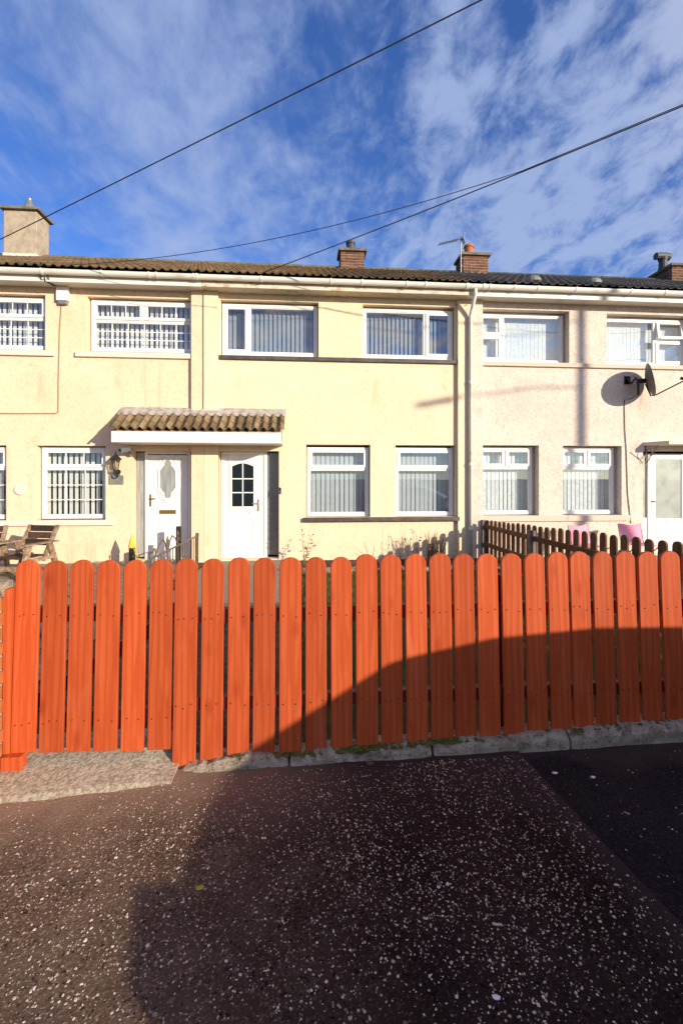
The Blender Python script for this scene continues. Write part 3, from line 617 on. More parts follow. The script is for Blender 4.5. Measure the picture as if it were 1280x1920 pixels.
# --- right house
hr = thing('terraced_house', 'pinkish roughcast terraced house with dark tiled roof and flat door canopy', 'house', (6, 12, 0))
opR = [(3.40, 5.217, 3.885, 4.92), (5.996, 7.8, 3.885, 4.90), (3.40, 4.591, .87, 2.255), (5.085, 6.311, .87, 2.255), (6.765, 7.95, .085, 2.16)]
wall_with(hr, PARTY[2], PARTY[3], opR, M['wall_pink'], [(3.101, 3.423), (11.3, 11.59)])
bp = (.080, .089, 2, 'blind_pale', 2); yr = W+.15
window(hr, 3.41, 5.17, 3.90, 4.89, [(0, .285, .55, 1, 1, 1, 1, 0), (0, .285, 0, .55, 1, 1, 1, 0), (.285, 1, 0, 1, 0, 1, 1, 0)], yr, bp)
window(hr, 6.02, 7.78, 3.90, 4.87, [(0, .64, 0, 1, 0, 1, 1, 0), (.64, 1, .55, 1, 1, 1, 1, 9), (.64, 1, 0, .55, 1, 1, 1, 0)], yr, bp)
rg = [(0, .5, .70, 1, 1, 1, 1, 0), (.5, 1, .70, 1, 1, 1, 1, 0), (0, 1, 0, .70, 0, 1, 1, 0)]
window(hr, 3.41, 4.53, .885, 2.23, rg, yr, (.086, .088, 8, 'blind_pale', 5)); window(hr, 5.10, 6.25, .885, 2.23, rg, yr, (.086, .088, 8, 'blind_pale', 5))
sill(hr, 3.424, 8.6, 3.80, 3.883, M['sill_pink']); sill(hr, 3.424, 6.46, .76, .868, M['sill_pink'])
rr_ = roof(hr, PARTY[2], PARTY[3], 'tile_dark', 'ridge_dark')
eaves(hr, PARTY[2]+.002, PARTY[3], M['white_paint'], 5.04, [(x, .03) for x in (3.9, 4.35, 5.1, 6.2, 6.9, 7.6, 8.5)]+[(3.3, .05), (3.42, .03)])
brick_chimney(hr, 4.25, 4.95, 11.95, 12.5, 7.2, 7.66, [(4.50, 12.2, .13, .32, 'terracotta', False)])
brick_chimney(hr, 10.13, 10.75, 11.8, 12.6, 7.0, 7.52, [(10.2, 12.2, .12, .34, 'dark_pot', True)])
for x in (4.76, 6.09):
    d = 1.05; MB().lathe([(.17, 0), (.17, .05), (.14, .10), (.08, .13)], (x, EY+d*math.cos(PITCH), EZ+d*math.sin(PITCH)-.02), 14).build('roof_vent', M['slate'], rr_)

# --- doors
def handle(parent, x, y, z, side, mat):
    return MB().box(x-.018, x+.018, y-.008, y, z-.13, z+.10).tube([(x, y-.005, z+.02), (x, y-.05, z+.02), (x+side*.11, y-.05, z+.02)], .010, 8).build('handle', mat, parent, bevel=0)
YD = W+.20
def door_frame(parent, x0, x1, z0, z1, y=YD, t=.05):
    return MB().box(x0, x0+t, y-.02, y+.07, z0, z1).box(x1-t, x1, y-.02, y+.07, z0, z1).box(x0+t, x1-t, y-.02, y+.07, z1-t, z1).box(x0+t, x1-t, y-.03, y+.07, z0, z0+.03).build('door_frame', M['upvc'], parent, bevel=.005)
# left door: shaped oval light
x0, x1, z0, z1 = -2.955, -2.225, .12, 2.045; cx, cz = -2.585, 1.585
door = MB().box(x0, x1, YD, YD+.045, z0, z1).build('door', M['upvc'], hl, bevel=.006)
door_frame(door, -3.0, -2.165, .085, 2.11)
def quatre(s, cx, cz, w=.145, h=.38):
    pts = []
    lobe = lambda c0, r, a0, a1: [(c0[0]+r*math.cos(R(a0+(a1-a0)*k/8)), c0[1]+r*math.sin(R(a0+(a1-a0)*k/8))) for k in range(9)]
    pts += lobe((0, h*.80), w*.42, 0, 180)
    pts += [(-w*.42, h*.66), (-w*.62, h*.62), (-w, h*.40), (-w, -h*.40), (-w*.62, -h*.62), (-w*.42, -h*.66)]
    pts += lobe((0, -h*.80), w*.42, 180, 360)
    pts += [(w*.42, -h*.66), (w*.62, -h*.62), (w, -h*.40), (w, h*.40), (w*.62, h*.62), (w*.42, h*.66)]
    return [(cx+p[0]*s, cz+p[1]*s) for p in pts]
def ring(o, i, y0, y1):
    n = len(o); vs = [(p[0], y0, p[1]) for p in o]+[(p[0], y0, p[1]) for p in i]+[(p[0], y1, p[1]) for p in o]+[(p[0], y1, p[1]) for p in i]
    fs = []
    for k in range(n):
        j = (k+1) % n; fs += [(k, j, n+j, n+k), (k, j, 2*n+j, 2*n+k), (n+k, n+j, 3*n+j, 3*n+k)]
    return MB().add(vs, fs)
MB().prism(quatre(1, cx, cz), YD-.012, YD-.002).build('pane', M['frosted'], door)
ring(quatre(1.22, cx, cz), quatre(1.0, cx, cz), YD-.022, YD).build('moulding', M['upvc'], door)
big = [(cx+1.62*.145*math.cos(t)*(1+.10*math.cos(4*t)), cz+.50*math.sin(t)*(1+.06*math.cos(4*t))) for t in [2*math.pi*k/40 for k in range(40)]]
ins = [(cx+(p[0]-cx)*.93, cz+(p[1]-cz)*.96) for p in big]
ring(big, ins, YD-.014, YD).build('moulding', M['upvc'], door)
low = [(cx-.26, .22), (cx+.26, .22), (cx+.26, .98)]+[(cx+.26-.52*k/16, .98-.26*math.sin(math.pi*k/16)**1.3) for k in range(1, 16)]+[(cx-.26, .98)]
lowi = [(cx+(p[0]-cx)*.92, .6+(p[1]-.6)*.93) for p in low]
ring(low, lowi, YD-.014, YD).build('moulding', M['upvc'], door)
MB().box(cx-.15, cx+.15, YD-.014, YD, .93, 1.005).build('letterbox', M['brass'], door, bevel=.004)
handle(door, -2.905, YD, 1.20, 1, M['brass'])
MB().box(-3.165, -3.003, YD+.02, YD+.03, .12, 2.09).build('sidelight', M['frosted'], door)
MB().box(-2.9, -2.83, 8.30, 8.36, .06, .62).build('parcel_post', M['upvc'], door) if False else None
# centre door: six pane arched light
x0, x1 = -1.47, -.855; cx = -1.17
door = MB().box(x0, x1, YD, YD+.045, .12, 2.05).build('door', M['upvc'], hc, bevel=.006)
door_frame(door, -1.595, -.725, .085, 2.11, YD, .065)
MB().box(-1.59, -1.475, YD+.0, YD+.04, .12, 2.04).box(-.85, -.73, YD, YD+.04, .12, 2.04).build('door_frame', M['upvc'], door)
gx0, gx1, gz0, gz1 = -1.39, -.985, 1.065, 1.83
top = [(gx1+(gx0-gx1)*k/10, gz1+.06*math.sin(math.pi*k/10)) for k in range(11)]
poly = [(gx0, gz0), (gx1, gz0)]+top
MB().prism(poly, YD-.010, YD-.002).build('pane', M['glass_dark'], door)
polyo = [(gx0-.04, gz0-.04), (gx1+.04, gz0-.04)]+[(p[0]+(.04 if p[0] > cx else -.04)*min(1, abs(p[0]-cx)/.2), p[1]+.04) for p in top]
ring(polyo, poly, YD-.024, YD).build('moulding', M['upvc'], door)
MB().box(cx-.028, cx-.008, YD-.018, YD-.006, gz0, gz1+.055).build('glazing_bar', M['upvc'], door)
for k in (1, 2): zz = gz0+(gz1-gz0+.03)*k/3; MB().box(gx0, gx1, YD-.0175, YD-.0065, zz-.01, zz+.01).build('glazing_bar', M['upvc'], door)
def rect_ring(x0, x1, z0, z1, t, y0, y1): return ring([(x0, z0), (x1, z0), (x1, z1), (x0, z1)], [(x0+t, z0+t), (x1-t, z0+t), (x1-t, z1-t), (x0+t, z1-t)], y0, y1)
rect_ring(-1.42, -.95, .30, .83, .035, YD-.013, YD).build('moulding', M['upvc'], door)
rect_ring(-1.32, -1.05, .895, .985, .018, YD-.014, YD).build('letterbox', M['upvc'], door)
handle(door, -.90, YD, 1.10, -1, M['steel'])
MB().box(-.715, -.505, YD+.01, YD+.022, .13, 2.09).build('sidelight', M['frosted_dark'], door)
MB().box(-.503, -.492, YD-.1, YD+.02, .10, 2.10).build('sidelight_frame', M['upvc'], door)
# right door
YR = W+.15
door = MB().box(7.03, 7.84, YR, YR+.045, .12, .78).box(7.03, 7.15, YR, YR+.045, .78, 2.06).box(7.73, 7.84, YR, YR+.045, .78, 2.06).box(7.15, 7.73, YR, YR+.045, 2.0, 2.06).build('door', M['upvc'], hr)
door_frame(door, 6.975, 7.9, .085, 2.11, YR)
MB().box(7.15, 7.73, YR+.015, YR+.025, .78, 2.0).build('pane', M['frosted_pale'], door)
MB().box(6.77, 6.96, YR+.02, YR+.03, .80, 2.09).build('sidelight', M['frosted_pale'], door)
MB().box(6.768, 6.97, YR+.0, YR+.05, .085, .80).build('side_panel', M['upvc'], door)
mb = MB()
for k in range(5): mb.box(7.16+k*.13, 7.28+k*.13, YR-.008, YR, .16, .68)
mb.build('moulding', M['upvc'], door)
handle(door, 7.09, YR, 1.12, 1, M['steel'])
MB().box(7.38, 7.52, YR-.01, YR, .70, .74).build('letterbox', M['steel'], door)

# ------------------------------------------------------------------ porch canopy over both doors
pc = thing('porch_canopy', 'clay tiled canopy with white fascia spanning the two neighbouring front doors', 'canopy', (-1.86, W, 2.2))
CX0, CX1 = -3.36, -.38; yf, yb, zf, zb = W-.62, W-.005, 2.425, 2.86
cp = math.atan2(zb-zf, yb-yf); L = math.hypot(zb-zf, yb-yf)
MB().box(-3.29, -1.60, W-.60, W-.575, 2.215, 2.40).build('fascia', M['upvc'], pc, bevel=.004)
mb = MB()
for k in range(10): mb.box(-1.597+k*.1185, -1.597+(k+1)*.1185-.004, W-.598, W-.574, 2.213, 2.398)
mb.build('fascia_boarding', M['upvc'], pc)
MB().box(-3.29, -.41, W-.574, W-.003, 2.215, 2.235).build('soffit', M['white_paint'], pc)
MB().prism([(W-.574, 2.236), (W-.004, 2.236), (W-.004, 2.80), (W-.574, 2.41)], -3.27, -.43, 'yz').build('canopy_frame', M['old_wood'], pc)
nt_ = 20; tw = (CX1-CX0)/nt_; exq = .235
me = make_tile(tw, 1, exq+.06, tw*.62, .055, .02); me.materials.append(M['canopy_tile'])
for r in range(2):
    for c in range(nt_):
        inst(me, 'roof_tile', (CX0+c*tw, yf+r*exq*math.cos(cp), zf+r*exq*math.sin(cp)+rnd.uniform(0, .006)), pc, (cp+rnd.uniform(-.02, .02), rnd.uniform(-.03, .03), rnd.uniform(-.015, .015)))
vs = []; fs = []
for i in range(nt_*4+1):
    x = CX0+(CX1-CX0)*i/(nt_*4)+.02; h = .038+.030*max(0, math.sin(2*math.pi*(i/4-.37)))
    for d in (2*exq-.01, L-.03, L+.0): vs.append((x, yf+d*math.cos(cp)-(0 if d < L else -.0), zf+d*math.sin(cp)+(h if d < L-.05 else .05)))
for i in range(nt_*4):
    for k in range(2): fs.append((i*3+k, (i+1)*3+k, (i+1)*3+k+1, i*3+k+1))
MB().add(vs, fs).build('flashing', M['lead'], pc, smooth=True)
# flat canopy over the right door
rc = thing('door_canopy', 'thin flat pale canopy on scrolled iron bracket over the right front door', 'canopy', (7.3, W, 2.2))
MB().prism([(6.76, W-.002), (6.98, W-.40), (8.2, W-.40), (8.2, W-.002)], 2.26, 2.33, 'xy').build('slab', M['sill_pale'], rc, bevel=.006)
mb = MB().box(6.80, 6.82, W-.02, W-.003, 1.86, 2.255).bar((6.81, W-.015, 1.9), (6.81, W-.34, 2.25), .012, .012)
mb.tube([(6.81, W-.10+.075*math.cos(R(a)), 2.12+.075*math.sin(R(a))) for a in range(0, 361, 24)], .007, 6)
mb.tube([(6.81, W-.07+.05*math.cos(R(a)), 1.98+.05*math.sin(R(a))) for a in range(0, 361, 30)], .006, 6)
mb.build('bracket', M['iron'], rc)

# ------------------------------------------------------------------ things fixed to the houses
ab = thing('alarm_box', 'cream burglar alarm box under the eaves of the peach house', 'alarm box', (-4.35, W, 4.75))
MB().box(-4.46, -4.25, W-.09, W-.002, 4.80, 5.06).build('housing', M['upvc'], ab, bevel=.02)
MB().box(-4.43, -4.28, W-.075, W-.002, 4.745, 4.797).build('strobe', M['steel'], ab, bevel=.008)
tag(MB().tube([(-4.40, W-.012, 4.74), (-4.43, W-.012, 4.3), (-4.45, W-.012, 3.4), (-4.455, W-.012, 2.80), (-4.50, W-.012, 2.775), (-5.2, W-.012, 2.765), (-8.6, W-.012, 2.77)], .009, 6).build('wall_cable', M['cable_tan']), 'thin cable running down and along the peach wall from the alarm box', 'cable')
tag(MB().tube([(-4.55, W-.28, 5.14), (-4.53, W-.30, 5.05), (-4.48, W-.12, 5.05), (-4.44, W-.03, 5.08)], .012, 6).tube([(-4.58, W-.33, 5.36), (-4.5, W-.34, 5.2), (-4.45, W-.31, 5.08), (-4.58, W-.31, 5.07), (-4.62, W-.33, 5.2), (-4.58, W-.33, 5.36)], .008, 6).build('cable_loop', M['cable']), 'looped black cable end on the gutter above the alarm box', 'cable')
tag(MB().tube([(-1.868, W-.083, 5.0), (-1.868, W-.083, 4.2), (-1.865, W-.083, 3.4), (-1.868, W-.083, 2.88)], .011, 6).build('wall_cable', M['cable_tan']), 'thin vertical cable on the joint between the peach and yellow houses', 'cable')
ln = thing('wall_lantern', 'black carriage lantern on the peach wall beside the left door', 'lamp', (-3.42, W, 1.8))
lx, ly = -3.40, W-.14
MB().lathe([(.004, .16), (.012, .13), (.02, .10), (.105, .02), (.105, .0)], (lx, ly, 1.93), 6).build('lantern_roof', M['black'], ln)
MB().lathe([(.045, -.17), (.075, 0)], (lx, ly, 1.93), 6).build('lantern_glass', glass_mat('lantern_glass', (.8, .78, .65), .05), ln)
MB().lathe([(.018, -.13), (.026, -.06), (.012, -.02)], (lx, ly, 1.93), 8).build('bulb', M['white_stone'], ln)
mb = MB().lathe([(.02, -.22), (.05, -.19), (.05, -.168)], (lx, ly, 1.93), 8)
for k in range(6): a = math.pi*k/3; mb.bar((lx+.045*math.cos(a), ly+.045*math.sin(a), 1.76), (lx+.075*math.cos(a), ly+.075*math.sin(a), 1.93), .006, .006)
mb.tube([(lx, ly, 1.72), (lx, ly, 1.66), (lx, ly+.04, 1.62), (lx, ly+.09, 1.63), (lx, W-.015, 1.70)], .012, 6).lathe([(.045, -.015), (.045, 0)], (lx, W-.015, 1.72), 10, 'y')
mb.tube([(lx, W-.05+.04*math.cos(R(a)), 1.70+.04*math.sin(R(a))) for a in range(0, 361, 30)], .009, 6).build('lantern_bracket', M['black'], ln)
hp = thing('house_sign', 'small grey slate house sign below the wall lantern', 'sign', (-3.44, W, 1.57))
MB().box(-3.568, -3.313, W-.02, W-.003, 1.49, 1.655).build('plaque', M['slate'], hp, bevel=.004)
MB().prism(arc(-3.44, 1.655, .07, 0, 180, 10), W-.018, W-.004).build('plaque_crest', M['slate'], hp)
sc = thing('security_camera', 'white security camera with dark lens under the canopy left end', 'camera', (-3.2, W, 2.1))
MB().bar((-3.30, W-.16, 2.10), (-3.16, W-.10, 2.13), .07, .07).build('body', M['upvc'], sc, bevel=.01)
MB().bar((-3.335, W-.175, 2.093), (-3.295, W-.157, 2.101), .064, .064).build('lens_hood', M['black'], sc)
MB().tube([(-3.18, W-.10, 2.10), (-3.175, W-.06, 2.03), (-3.19, W-.002, 2.02)], .03, 8).build('mount', M['steel'], sc)
vc = thing('vent_cover', 'round white vent cover on the peach wall between ground floor windows', 'vent', (-5.11, W, 1.4))
MB().lathe([(.10, -.018), (.095, -.03), (.07, -.035)][::-1]+[(.10, -.003)], (-5.11, W, 1.40), 20, 'y').build('rim', M['sill_pale'], vc)
db = thing('doorbell', 'small black doorbell box at the right edge of the yellow house doorway', 'doorbell', (-.49, W, 1.37))
MB().box(-.488, -.450, W-.03, W-.002, 1.31, 1.43).build('housing', M['black'], db, bevel=.004)
MB().lathe([(.012, 0), (.012, .006)], (-.469, W-.036, 1.35), 8, 'y').build('button', M['steel'], db)

# satellite dish
sd_ = thing('satellite_dish', 'dark satellite dish with long feed arm on the pinkish house wall', 'satellite dish', (6.75, W, 3.5))
dc = Vector((6.60, W-.30, 3.50)); ax = Vector((.84, -.52, .20)).normalized(); u = ax.cross(Vector((0, 0, 1))).normalized(); v = u.cross(ax).normalized()
vs = []; fs = []; nr_, na = 5, 28
for side in (0, .012):
    for i in range(nr_+1):
        r = i/nr_
        for k in range(na):
            a = 2*math.pi*k/na; p = dc+u*(.34*r*math.cos(a))+v*(.33*r*math.sin(a))+ax*(.075*r*r-side); vs.append(p)
B = (nr_+1)*na
for s in (0, 1):
    for i in range(nr_):
        for k in range(na): q = [s*B+i*na+k, s*B+i*na+(k+1) % na, s*B+(i+1)*na+(k+1) % na, s*B+(i+1)*na+k]; fs.append(tuple(q if s else q[::-1]))
for k in range(na): fs.append((nr_*na+k, nr_*na+(k+1) % na, B+nr_*na+(k+1) % na, B+nr_*na+k))
MB().add(vs, fs).build('reflector', M['dish'], sd_, smooth=True)
bk = dc-ax*.03; mb = MB().lathe([(.05, -.02), (.05, -.003)], (6.42, W, 3.56), 10, 'y')
mb.box(6.36, 6.48, W-.02, W-.004, 3.49, 3.65)
mb.tube([(6.42, W-.02, 3.59), (6.42, W-.14, 3.48), (6.44, W-.22, 3.57), (6.46, W-.26, 3.48), (6.46, W-.26, 3.22)], .022, 8)
mb.bar((6.45, W-.26, 3.49), tuple(bk), .09, .09).build('mount', M['black'], sd_)
foot = dc-v*.31+ax*.05; tip = dc+ax*.62-v*.16
MB().tube([tuple(bk-v*.05), tuple(foot-ax*.04), tuple(foot+ax*.05), tuple(tip)], .013, 8).build('feed_arm', M['black'], sd_)
MB().tube([tuple(tip-ax*.02+v*.01), tuple(tip-ax*.1+v*.05)], .03, 10).bar(tuple(tip-v*.05), tuple(tip+v*.06), .05, .05).build('receiver', M['black'], sd_)
MB().tube([(6.46, W-.26, 3.24), (6.42, W-.1, 3.18), (6.36, W-.012, 3.18), (6.37, W-.012, 2.6), (6.40, W-.012, 2.2), (6.43, W-.012, 1.3), (6.50, W-.012, .7)], .007, 6).build('lead', M['cable'], sd_)
# TV aerial on chimney
ta = thing('tv_aerial', 'yagi television aerial on a thin mast strapped to the brick chimney', 'aerial', (4.16, 11.9, 7.3))
MB().tube([(4.16, 11.87, 7.15), (4.16, 11.87, 8.14)], .016, 8).bar((4.16, 11.87, 7.35), (4.27, 11.97, 7.35), .03, .02).bar((4.16, 11.87, 7.55), (4.27, 11.97, 7.55), .03, .02).build('mast', M['steel'], ta)
p0, p1 = Vector((4.20, 11.87, 8.06)), Vector((3.48, 11.6, 7.74)); MB().tube([tuple(p0), tuple(p1)], .012, 6).build('boom', M['black'], ta)
mb = MB(); dd = (p1-p0).normalized(); sdv = dd.cross(Vector((0, 0, 1))).normalized()
for k in range(11): q = p0+(p1-p0)*(.22+.77*k/10); mb.tube([tuple(q-sdv*.06+Vector((0, 0, .015))), tuple(q+sdv*.06-Vector((0, 0, .015)))], .007, 5)
mb.build('director', M['black'], ta)
MB().bar(tuple(p0+Vector((0, 0, -.02))), tuple(p0+Vector((.05, 0, .14))), .16, .012).bar(tuple(p0+Vector((0, 0, .02))), tuple(p0+Vector((.06, 0, -.13))), .16, .012).build('reflector', M['steel'], ta)

# ------------------------------------------------------------------ red picket fence and gate
FY = 2.49; lean = .048
def fy(z): return FY+lean*(z-.6)              # the whole run leans back a little
tops = {}
def picket_mesh(x0, x1, zb, zt, y):
    w = x1-x0; cx = (x0+x1)/2; r = w/2; sh = rnd.uniform(.40, .47)*w
    pts = [(x0, zb), (x1, zb), (x1, zt-sh)]+[(cx+r*math.cos(R(a)), zt-sh+sh*math.sin(R(a))) for a in range(15, 166, 15)]+[(x0, zt-sh)]
    n = len(pts); t = .019; e = .003; vs = []
    cz = (zb+zt)/2
    for dy, ins_ in ((0, e), (e, 0), (t-e, 0), (t, e)):
        for p in pts:
            ix = (p[0]-cx)*(1-ins_*2/w); iz = (p[1]-cz)*(1-ins_*2/(zt-zb)); z = cz+iz
            vs.append((cx+ix, y+dy+lean*(z-.6), z))
    fs = [tuple(range(n))]+[tuple(range(4*n-1, 3*n-1, -1))]+[(L_*n+i, (L_+1)*n+i, (L_+1)*n+(i+1) % n, L_*n+(i+1) % n) for L_ in range(3) for i in range(n)]
    return MB().add(vs, fs), (cx, y, zb)
PX = [(-1.52, -1.399), (-1.38, -1.26), (-1.244, -1.125), (-1.109, -.989), (-.97, -.852), (-.833, -.714),
      (-.703, -.583), (-.56, -.442), (-.419, -.303), (-.283, -.165), (-.142, -.021), (0, .117), (.14, .258), (.279, .401), (.419, .539), (.56, .681), (.699, .824), (.837, .957), (.975, 1.097), (1.119, 1.238), (1.257, 1.377), (1.394, 1.516), (1.53, 1.649), (1.668, 1.788), (1.809, 1.93), (1.948, 2.069), (2.087, 2.21), (2.23, 2.35), (2.37, 2.49), (2.51, 2.63), (2.65, 2.77), (2.79, 2.91), (2.93, 3.05), (3.07, 3.19)]
gate = thing('garden_gate', 'red painted picket gate of six rounded boards hanging above a concrete apron', 'gate', (-1.1, FY, .1))
fence = thing('picket_fence', 'long red painted round topped picket fence along the pavement', 'fence', (1.2, FY, .1))
for i, (a, b) in enumerate(PX):
    g = i < 6; zt = 1.128+rnd.uniform(-.004, .004)+(.008 if i > 12 else 0); zb = (.142-.004*i+rnd.uniform(-.003, .003)) if g else .052+.040*(a+.65)+rnd.uniform(-.004, .006)
    if i == 6: zb = .03
    par = gate if g else fence; mb, c = picket_mesh(a, b, zb, zt, FY+rnd.uniform(0, .003)); o = mb.build('picket', M['fence_red'], par, norm=True)
    if i % 3 == 1:
        pass
def rail(par, x0, x1, z0, z1, m, y=None):
    yy = FY+.0205; MB().add([(x, yy+dy+lean*(z-.6), z) for x in (x0, x1) for dy in (.003, .045) for z in (z0, z1)], [(0, 1, 3, 2), (4, 6, 7, 5), (0, 4, 5, 1), (2, 3, 7, 6), (0, 2, 6, 4), (1, 5, 7, 3)]).build('rail', m, par)
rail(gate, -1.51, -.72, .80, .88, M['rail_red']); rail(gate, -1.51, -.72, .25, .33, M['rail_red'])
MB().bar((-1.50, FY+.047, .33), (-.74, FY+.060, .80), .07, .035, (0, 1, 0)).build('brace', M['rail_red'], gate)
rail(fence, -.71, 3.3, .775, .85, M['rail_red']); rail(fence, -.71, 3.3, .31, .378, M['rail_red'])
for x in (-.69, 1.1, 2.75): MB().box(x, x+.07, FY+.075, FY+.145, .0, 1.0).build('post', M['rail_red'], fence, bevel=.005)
for par, rng, zz in ((gate, range(0, 6), (.84, .29)), (fence, range(6, len(PX)), (.815, .345))):
    mb = MB()
    for i in rng:
        a, b = PX[i]
        for z in zz:
            for f in ((.22, .78) if rnd.random() < .6 else (.2, .45, .8)):
                x = a+(b-a)*(f+rnd.uniform(-.06, .06)); z2 = z+rnd.uniform(-.012, .012); mb.lathe([(.0032, -.002), (.0032, .001)], (x, fy(z2)-.0003, z2), 6, 'y')
    o = mb.build('nail_heads', M['black'], par); o['kind'] = 'stuff'
tag(MB().box(-1.556, -1.524, FY-.02, FY+.05, .05, .99).build('gate_post', M['fence_red'], None, bevel=.003, origin=(-1.54, FY, .05)), 'thin red gate post between brick pier and picket gate', 'post')
o = MB().prism([(-1.545, -.045), (-1.49, -.02), (-1.452, .05), (-1.440, .09), (-1.448, .14), (-1.545, .14)], FY-.055, FY-.006).build('gate_stop', M['fence_red'], None, bevel=.003); tag(o, 'short red timber block at the foot of the gate post', 'gate stop')

# brick pier and low wall at the left
bw_ = thing('brick_pier', 'orange brick gate pier with a worn concrete cap at the left edge', 'pier', (-1.75, 2.35, 0))
MB().box(-1.93, -1.565, 2.145, 2.525, -.05, .945).build('mortar_core', M['mortar'], bw_)
mes = {}
def bmesh_brick(w, d, h):
    k = (round(w, 3), round(d, 3))
    if k not in mes:
        mes[k] = MB().box(0, w, 0, d, 0, h).mesh('brick', bevel=.004); mes[k].materials.append(M['brick_orange'])
    return mes[k]
r = 0; z = -.02
while z < .93:
    j = lambda: rnd.uniform(-.002, .002)
    if r % 2 == 0: lay = [(-1.94, 2.135, .215, .105), (-1.715, 2.135, .16, .105), (-1.66, 2.25, .105, .215), (-1.66, 2.475, .105, .06), (-1.94, 2.25, .105, .28), (-1.825, 2.43, .155, .105)]
    else: lay = [(-1.94, 2.135, .105, .215), (-1.825, 2.135, .155, .105), (-1.66, 2.135, .105, .16), (-1.66, 2.305, .105, .23), (-1.94, 2.36, .105, .175), (-1.825, 2.43, .155, .105)]
    for x, y, w, d in lay: inst(bmesh_brick(w, d, .064), 'brick', (x+j(), y+j(), z), bw_)
    z += .075; r += 1
MB().box(-1.96, -1.545, 2.115, 2.555, .95, 1.03).build('coping', M['kerb'], bw_, bevel=.018)
lw = thing('garden_wall', 'low orange brick garden wall running left from the gate pier', 'wall', (-3, 2.35, 0))
MB().box(-5.0, -1.95, 2.31, 2.43, -.1, .62).build('mortar_core', M['mortar'], lw)
for r in range(9):
    x = -5.0-(.11 if r % 2 else 0)
    while x < -2.0:
        w = min(.215, -1.955-x)
        if w > .05: inst(bmesh_brick(w, .14, .064), 'brick', (x, 2.30+rnd.uniform(-.002, .002), -.05+r*.075), lw)
        x += .225
MB().box(-5.05, -1.962, 2.27, 2.47, .63, .69).build('coping', M['kerb'], lw, bevel=.012)

# ------------------------------------------------------------------ brown boundary fence on the right
bf = thing('boundary_fence', 'weathered brown picket fence dividing the yellow house garden from the pink one', 'fence', (3.47, 5.5, 0))
y = 8.50; k = 0
while y > 2.62:
    top = .80+(8.6-y)*.040+rnd.uniform(-.008, .008); w = .112; c = y-w/2; r = w/2
    pts = [(c-r, .06), (c+r, .06), (c+r, top-r)]+[(c+r*math.cos(R(a)), top-r+r*math.sin(R(a))) for a in range(20, 161, 20)]+[(c-r, top-r)]
    MB().prism(pts, 3.478, 3.498, 'yz').build('picket', M['fence_brown'], bf); y -= .178; k += 1
for (z, h) in ((.64, .075), (.30, .075)):
    for a, b in ((8.55, 6.68), (6.62, 4.65), (4.60, 2.62)): MB().box(3.436, 3.476, b, a, z, z+h).build('rail', M['fence_brown'], bf, bevel=.004)
for yy in (8.50, 6.65, 4.63, 2.64): MB().box(3.39, 3.47 if yy != 6.65 else 3.476, yy-.045, yy+.045, 0, .80).build('post', M['post_grey'], bf, bevel=.006)
# rail/posts overlap avoided by setting posts proud of rails
# ------------------------------------------------------------------ left garden things
rg_ = thing('garden_railing', 'low wrought iron railing with scrollwork before the left front door', 'railing', (-1.87, 6.7, 0))
RX, Y0, Y1 = -1.87, 4.9, 8.05
MB().tube([(RX, Y0, .60), (RX, Y1, .60)], .013, 8).tube([(RX, Y0, .16), (RX, Y1, .16)], .010, 8).box(RX-.02, RX+.02, Y1-.02, Y1+.02, .05, .62).box(RX-.02, RX+.02, Y0-.02, Y0+.02, .05, .62).box(RX-.025, RX+.025, Y1-.025, Y1+.025, .585, .645).build('rail', M['iron'], rg_)
n = 24
me = MB().tube([(0, 0, 0), (0, 0, .43)], .0075, 6).mesh('baluster'); me.materials.append(M['iron'])
for k in range(1, n): inst(me, 'baluster', (RX, Y0+(Y1-Y0)*k/n, .165), rg_)
mb = MB(); yc = 6.35
for s in (-1, 1):
    mb.tube([(RX, yc+s*.02, .60), (RX, yc+s*.10, .72), (RX, yc+s*.22, .78), (RX, yc+s*.38, .72), (RX, yc+s*.50, .61)], .009, 6)
    mb.tube([(RX, yc+s*(.55+.05*math.cos(R(a))), .66+.05*math.sin(R(a))) for a in range(0, 330, 30)], .008, 6)
    mb.tube([(RX, yc+s*.02, .45), (RX, yc+s*.12, .40), (RX, yc+s*.12, .30), (RX, yc+s*.03, .26)], .009, 6)
mb.lathe([(.005, .80), (.022, .74), (.01, .70), (.01, .60)], (RX, yc, 0), 8).lathe([(.004, .82), (.016, .77), (.007, .73), (.007, .60)], (RX, yc+.5, 0), 8)
mb.build('scrollwork', M['iron'], rg_)
tag(MB().box(-2.30, -2.22, 8.30, 8.36, .05, .74).build('gate_pillar', M['black'], bevel=.004, origin=(-2.26, 8.33, .05)), 'dark narrow post against the right side of the left front door', 'post')
tag(MB().box(-2.66, -2.58, 7.92, 7.98, .05, .46).build('grey_post', M['steel'], bevel=.004, origin=(-2.62, 7.95, .05)), 'short pale grey post in front of the left front door', 'post')
yp = thing('marker_post', 'slim black post with pointed yellow cap and chain beside the left door', 'post', (-2.98, 8.1, .05))
MB().lathe([(.055, .05), (.055, .40)], (-2.98, 8.1, 0), 12).build('shaft', M['black'], yp)
MB().lathe([(.06, .40), (.06, .44), (.045, .50), (.012, .62), (.004, .64)], (-2.98, 8.1, 0), 12).build('cap', M['yellow'], yp)
mb = MB()
for k in range(14):
    t = k/13; p = Vector((-2.95+.32*t, 8.08-.5*t, .46-.36*t+.10*t*(t-1))); mb.tube([tuple(p+Vector((.016*math.cos(R(a)), .004*math.sin(R(a)*2), .022*math.sin(R(a))))) for a in range(0, 361, 45)], .005, 5)
mb.build('chain', M['yellow'], yp)
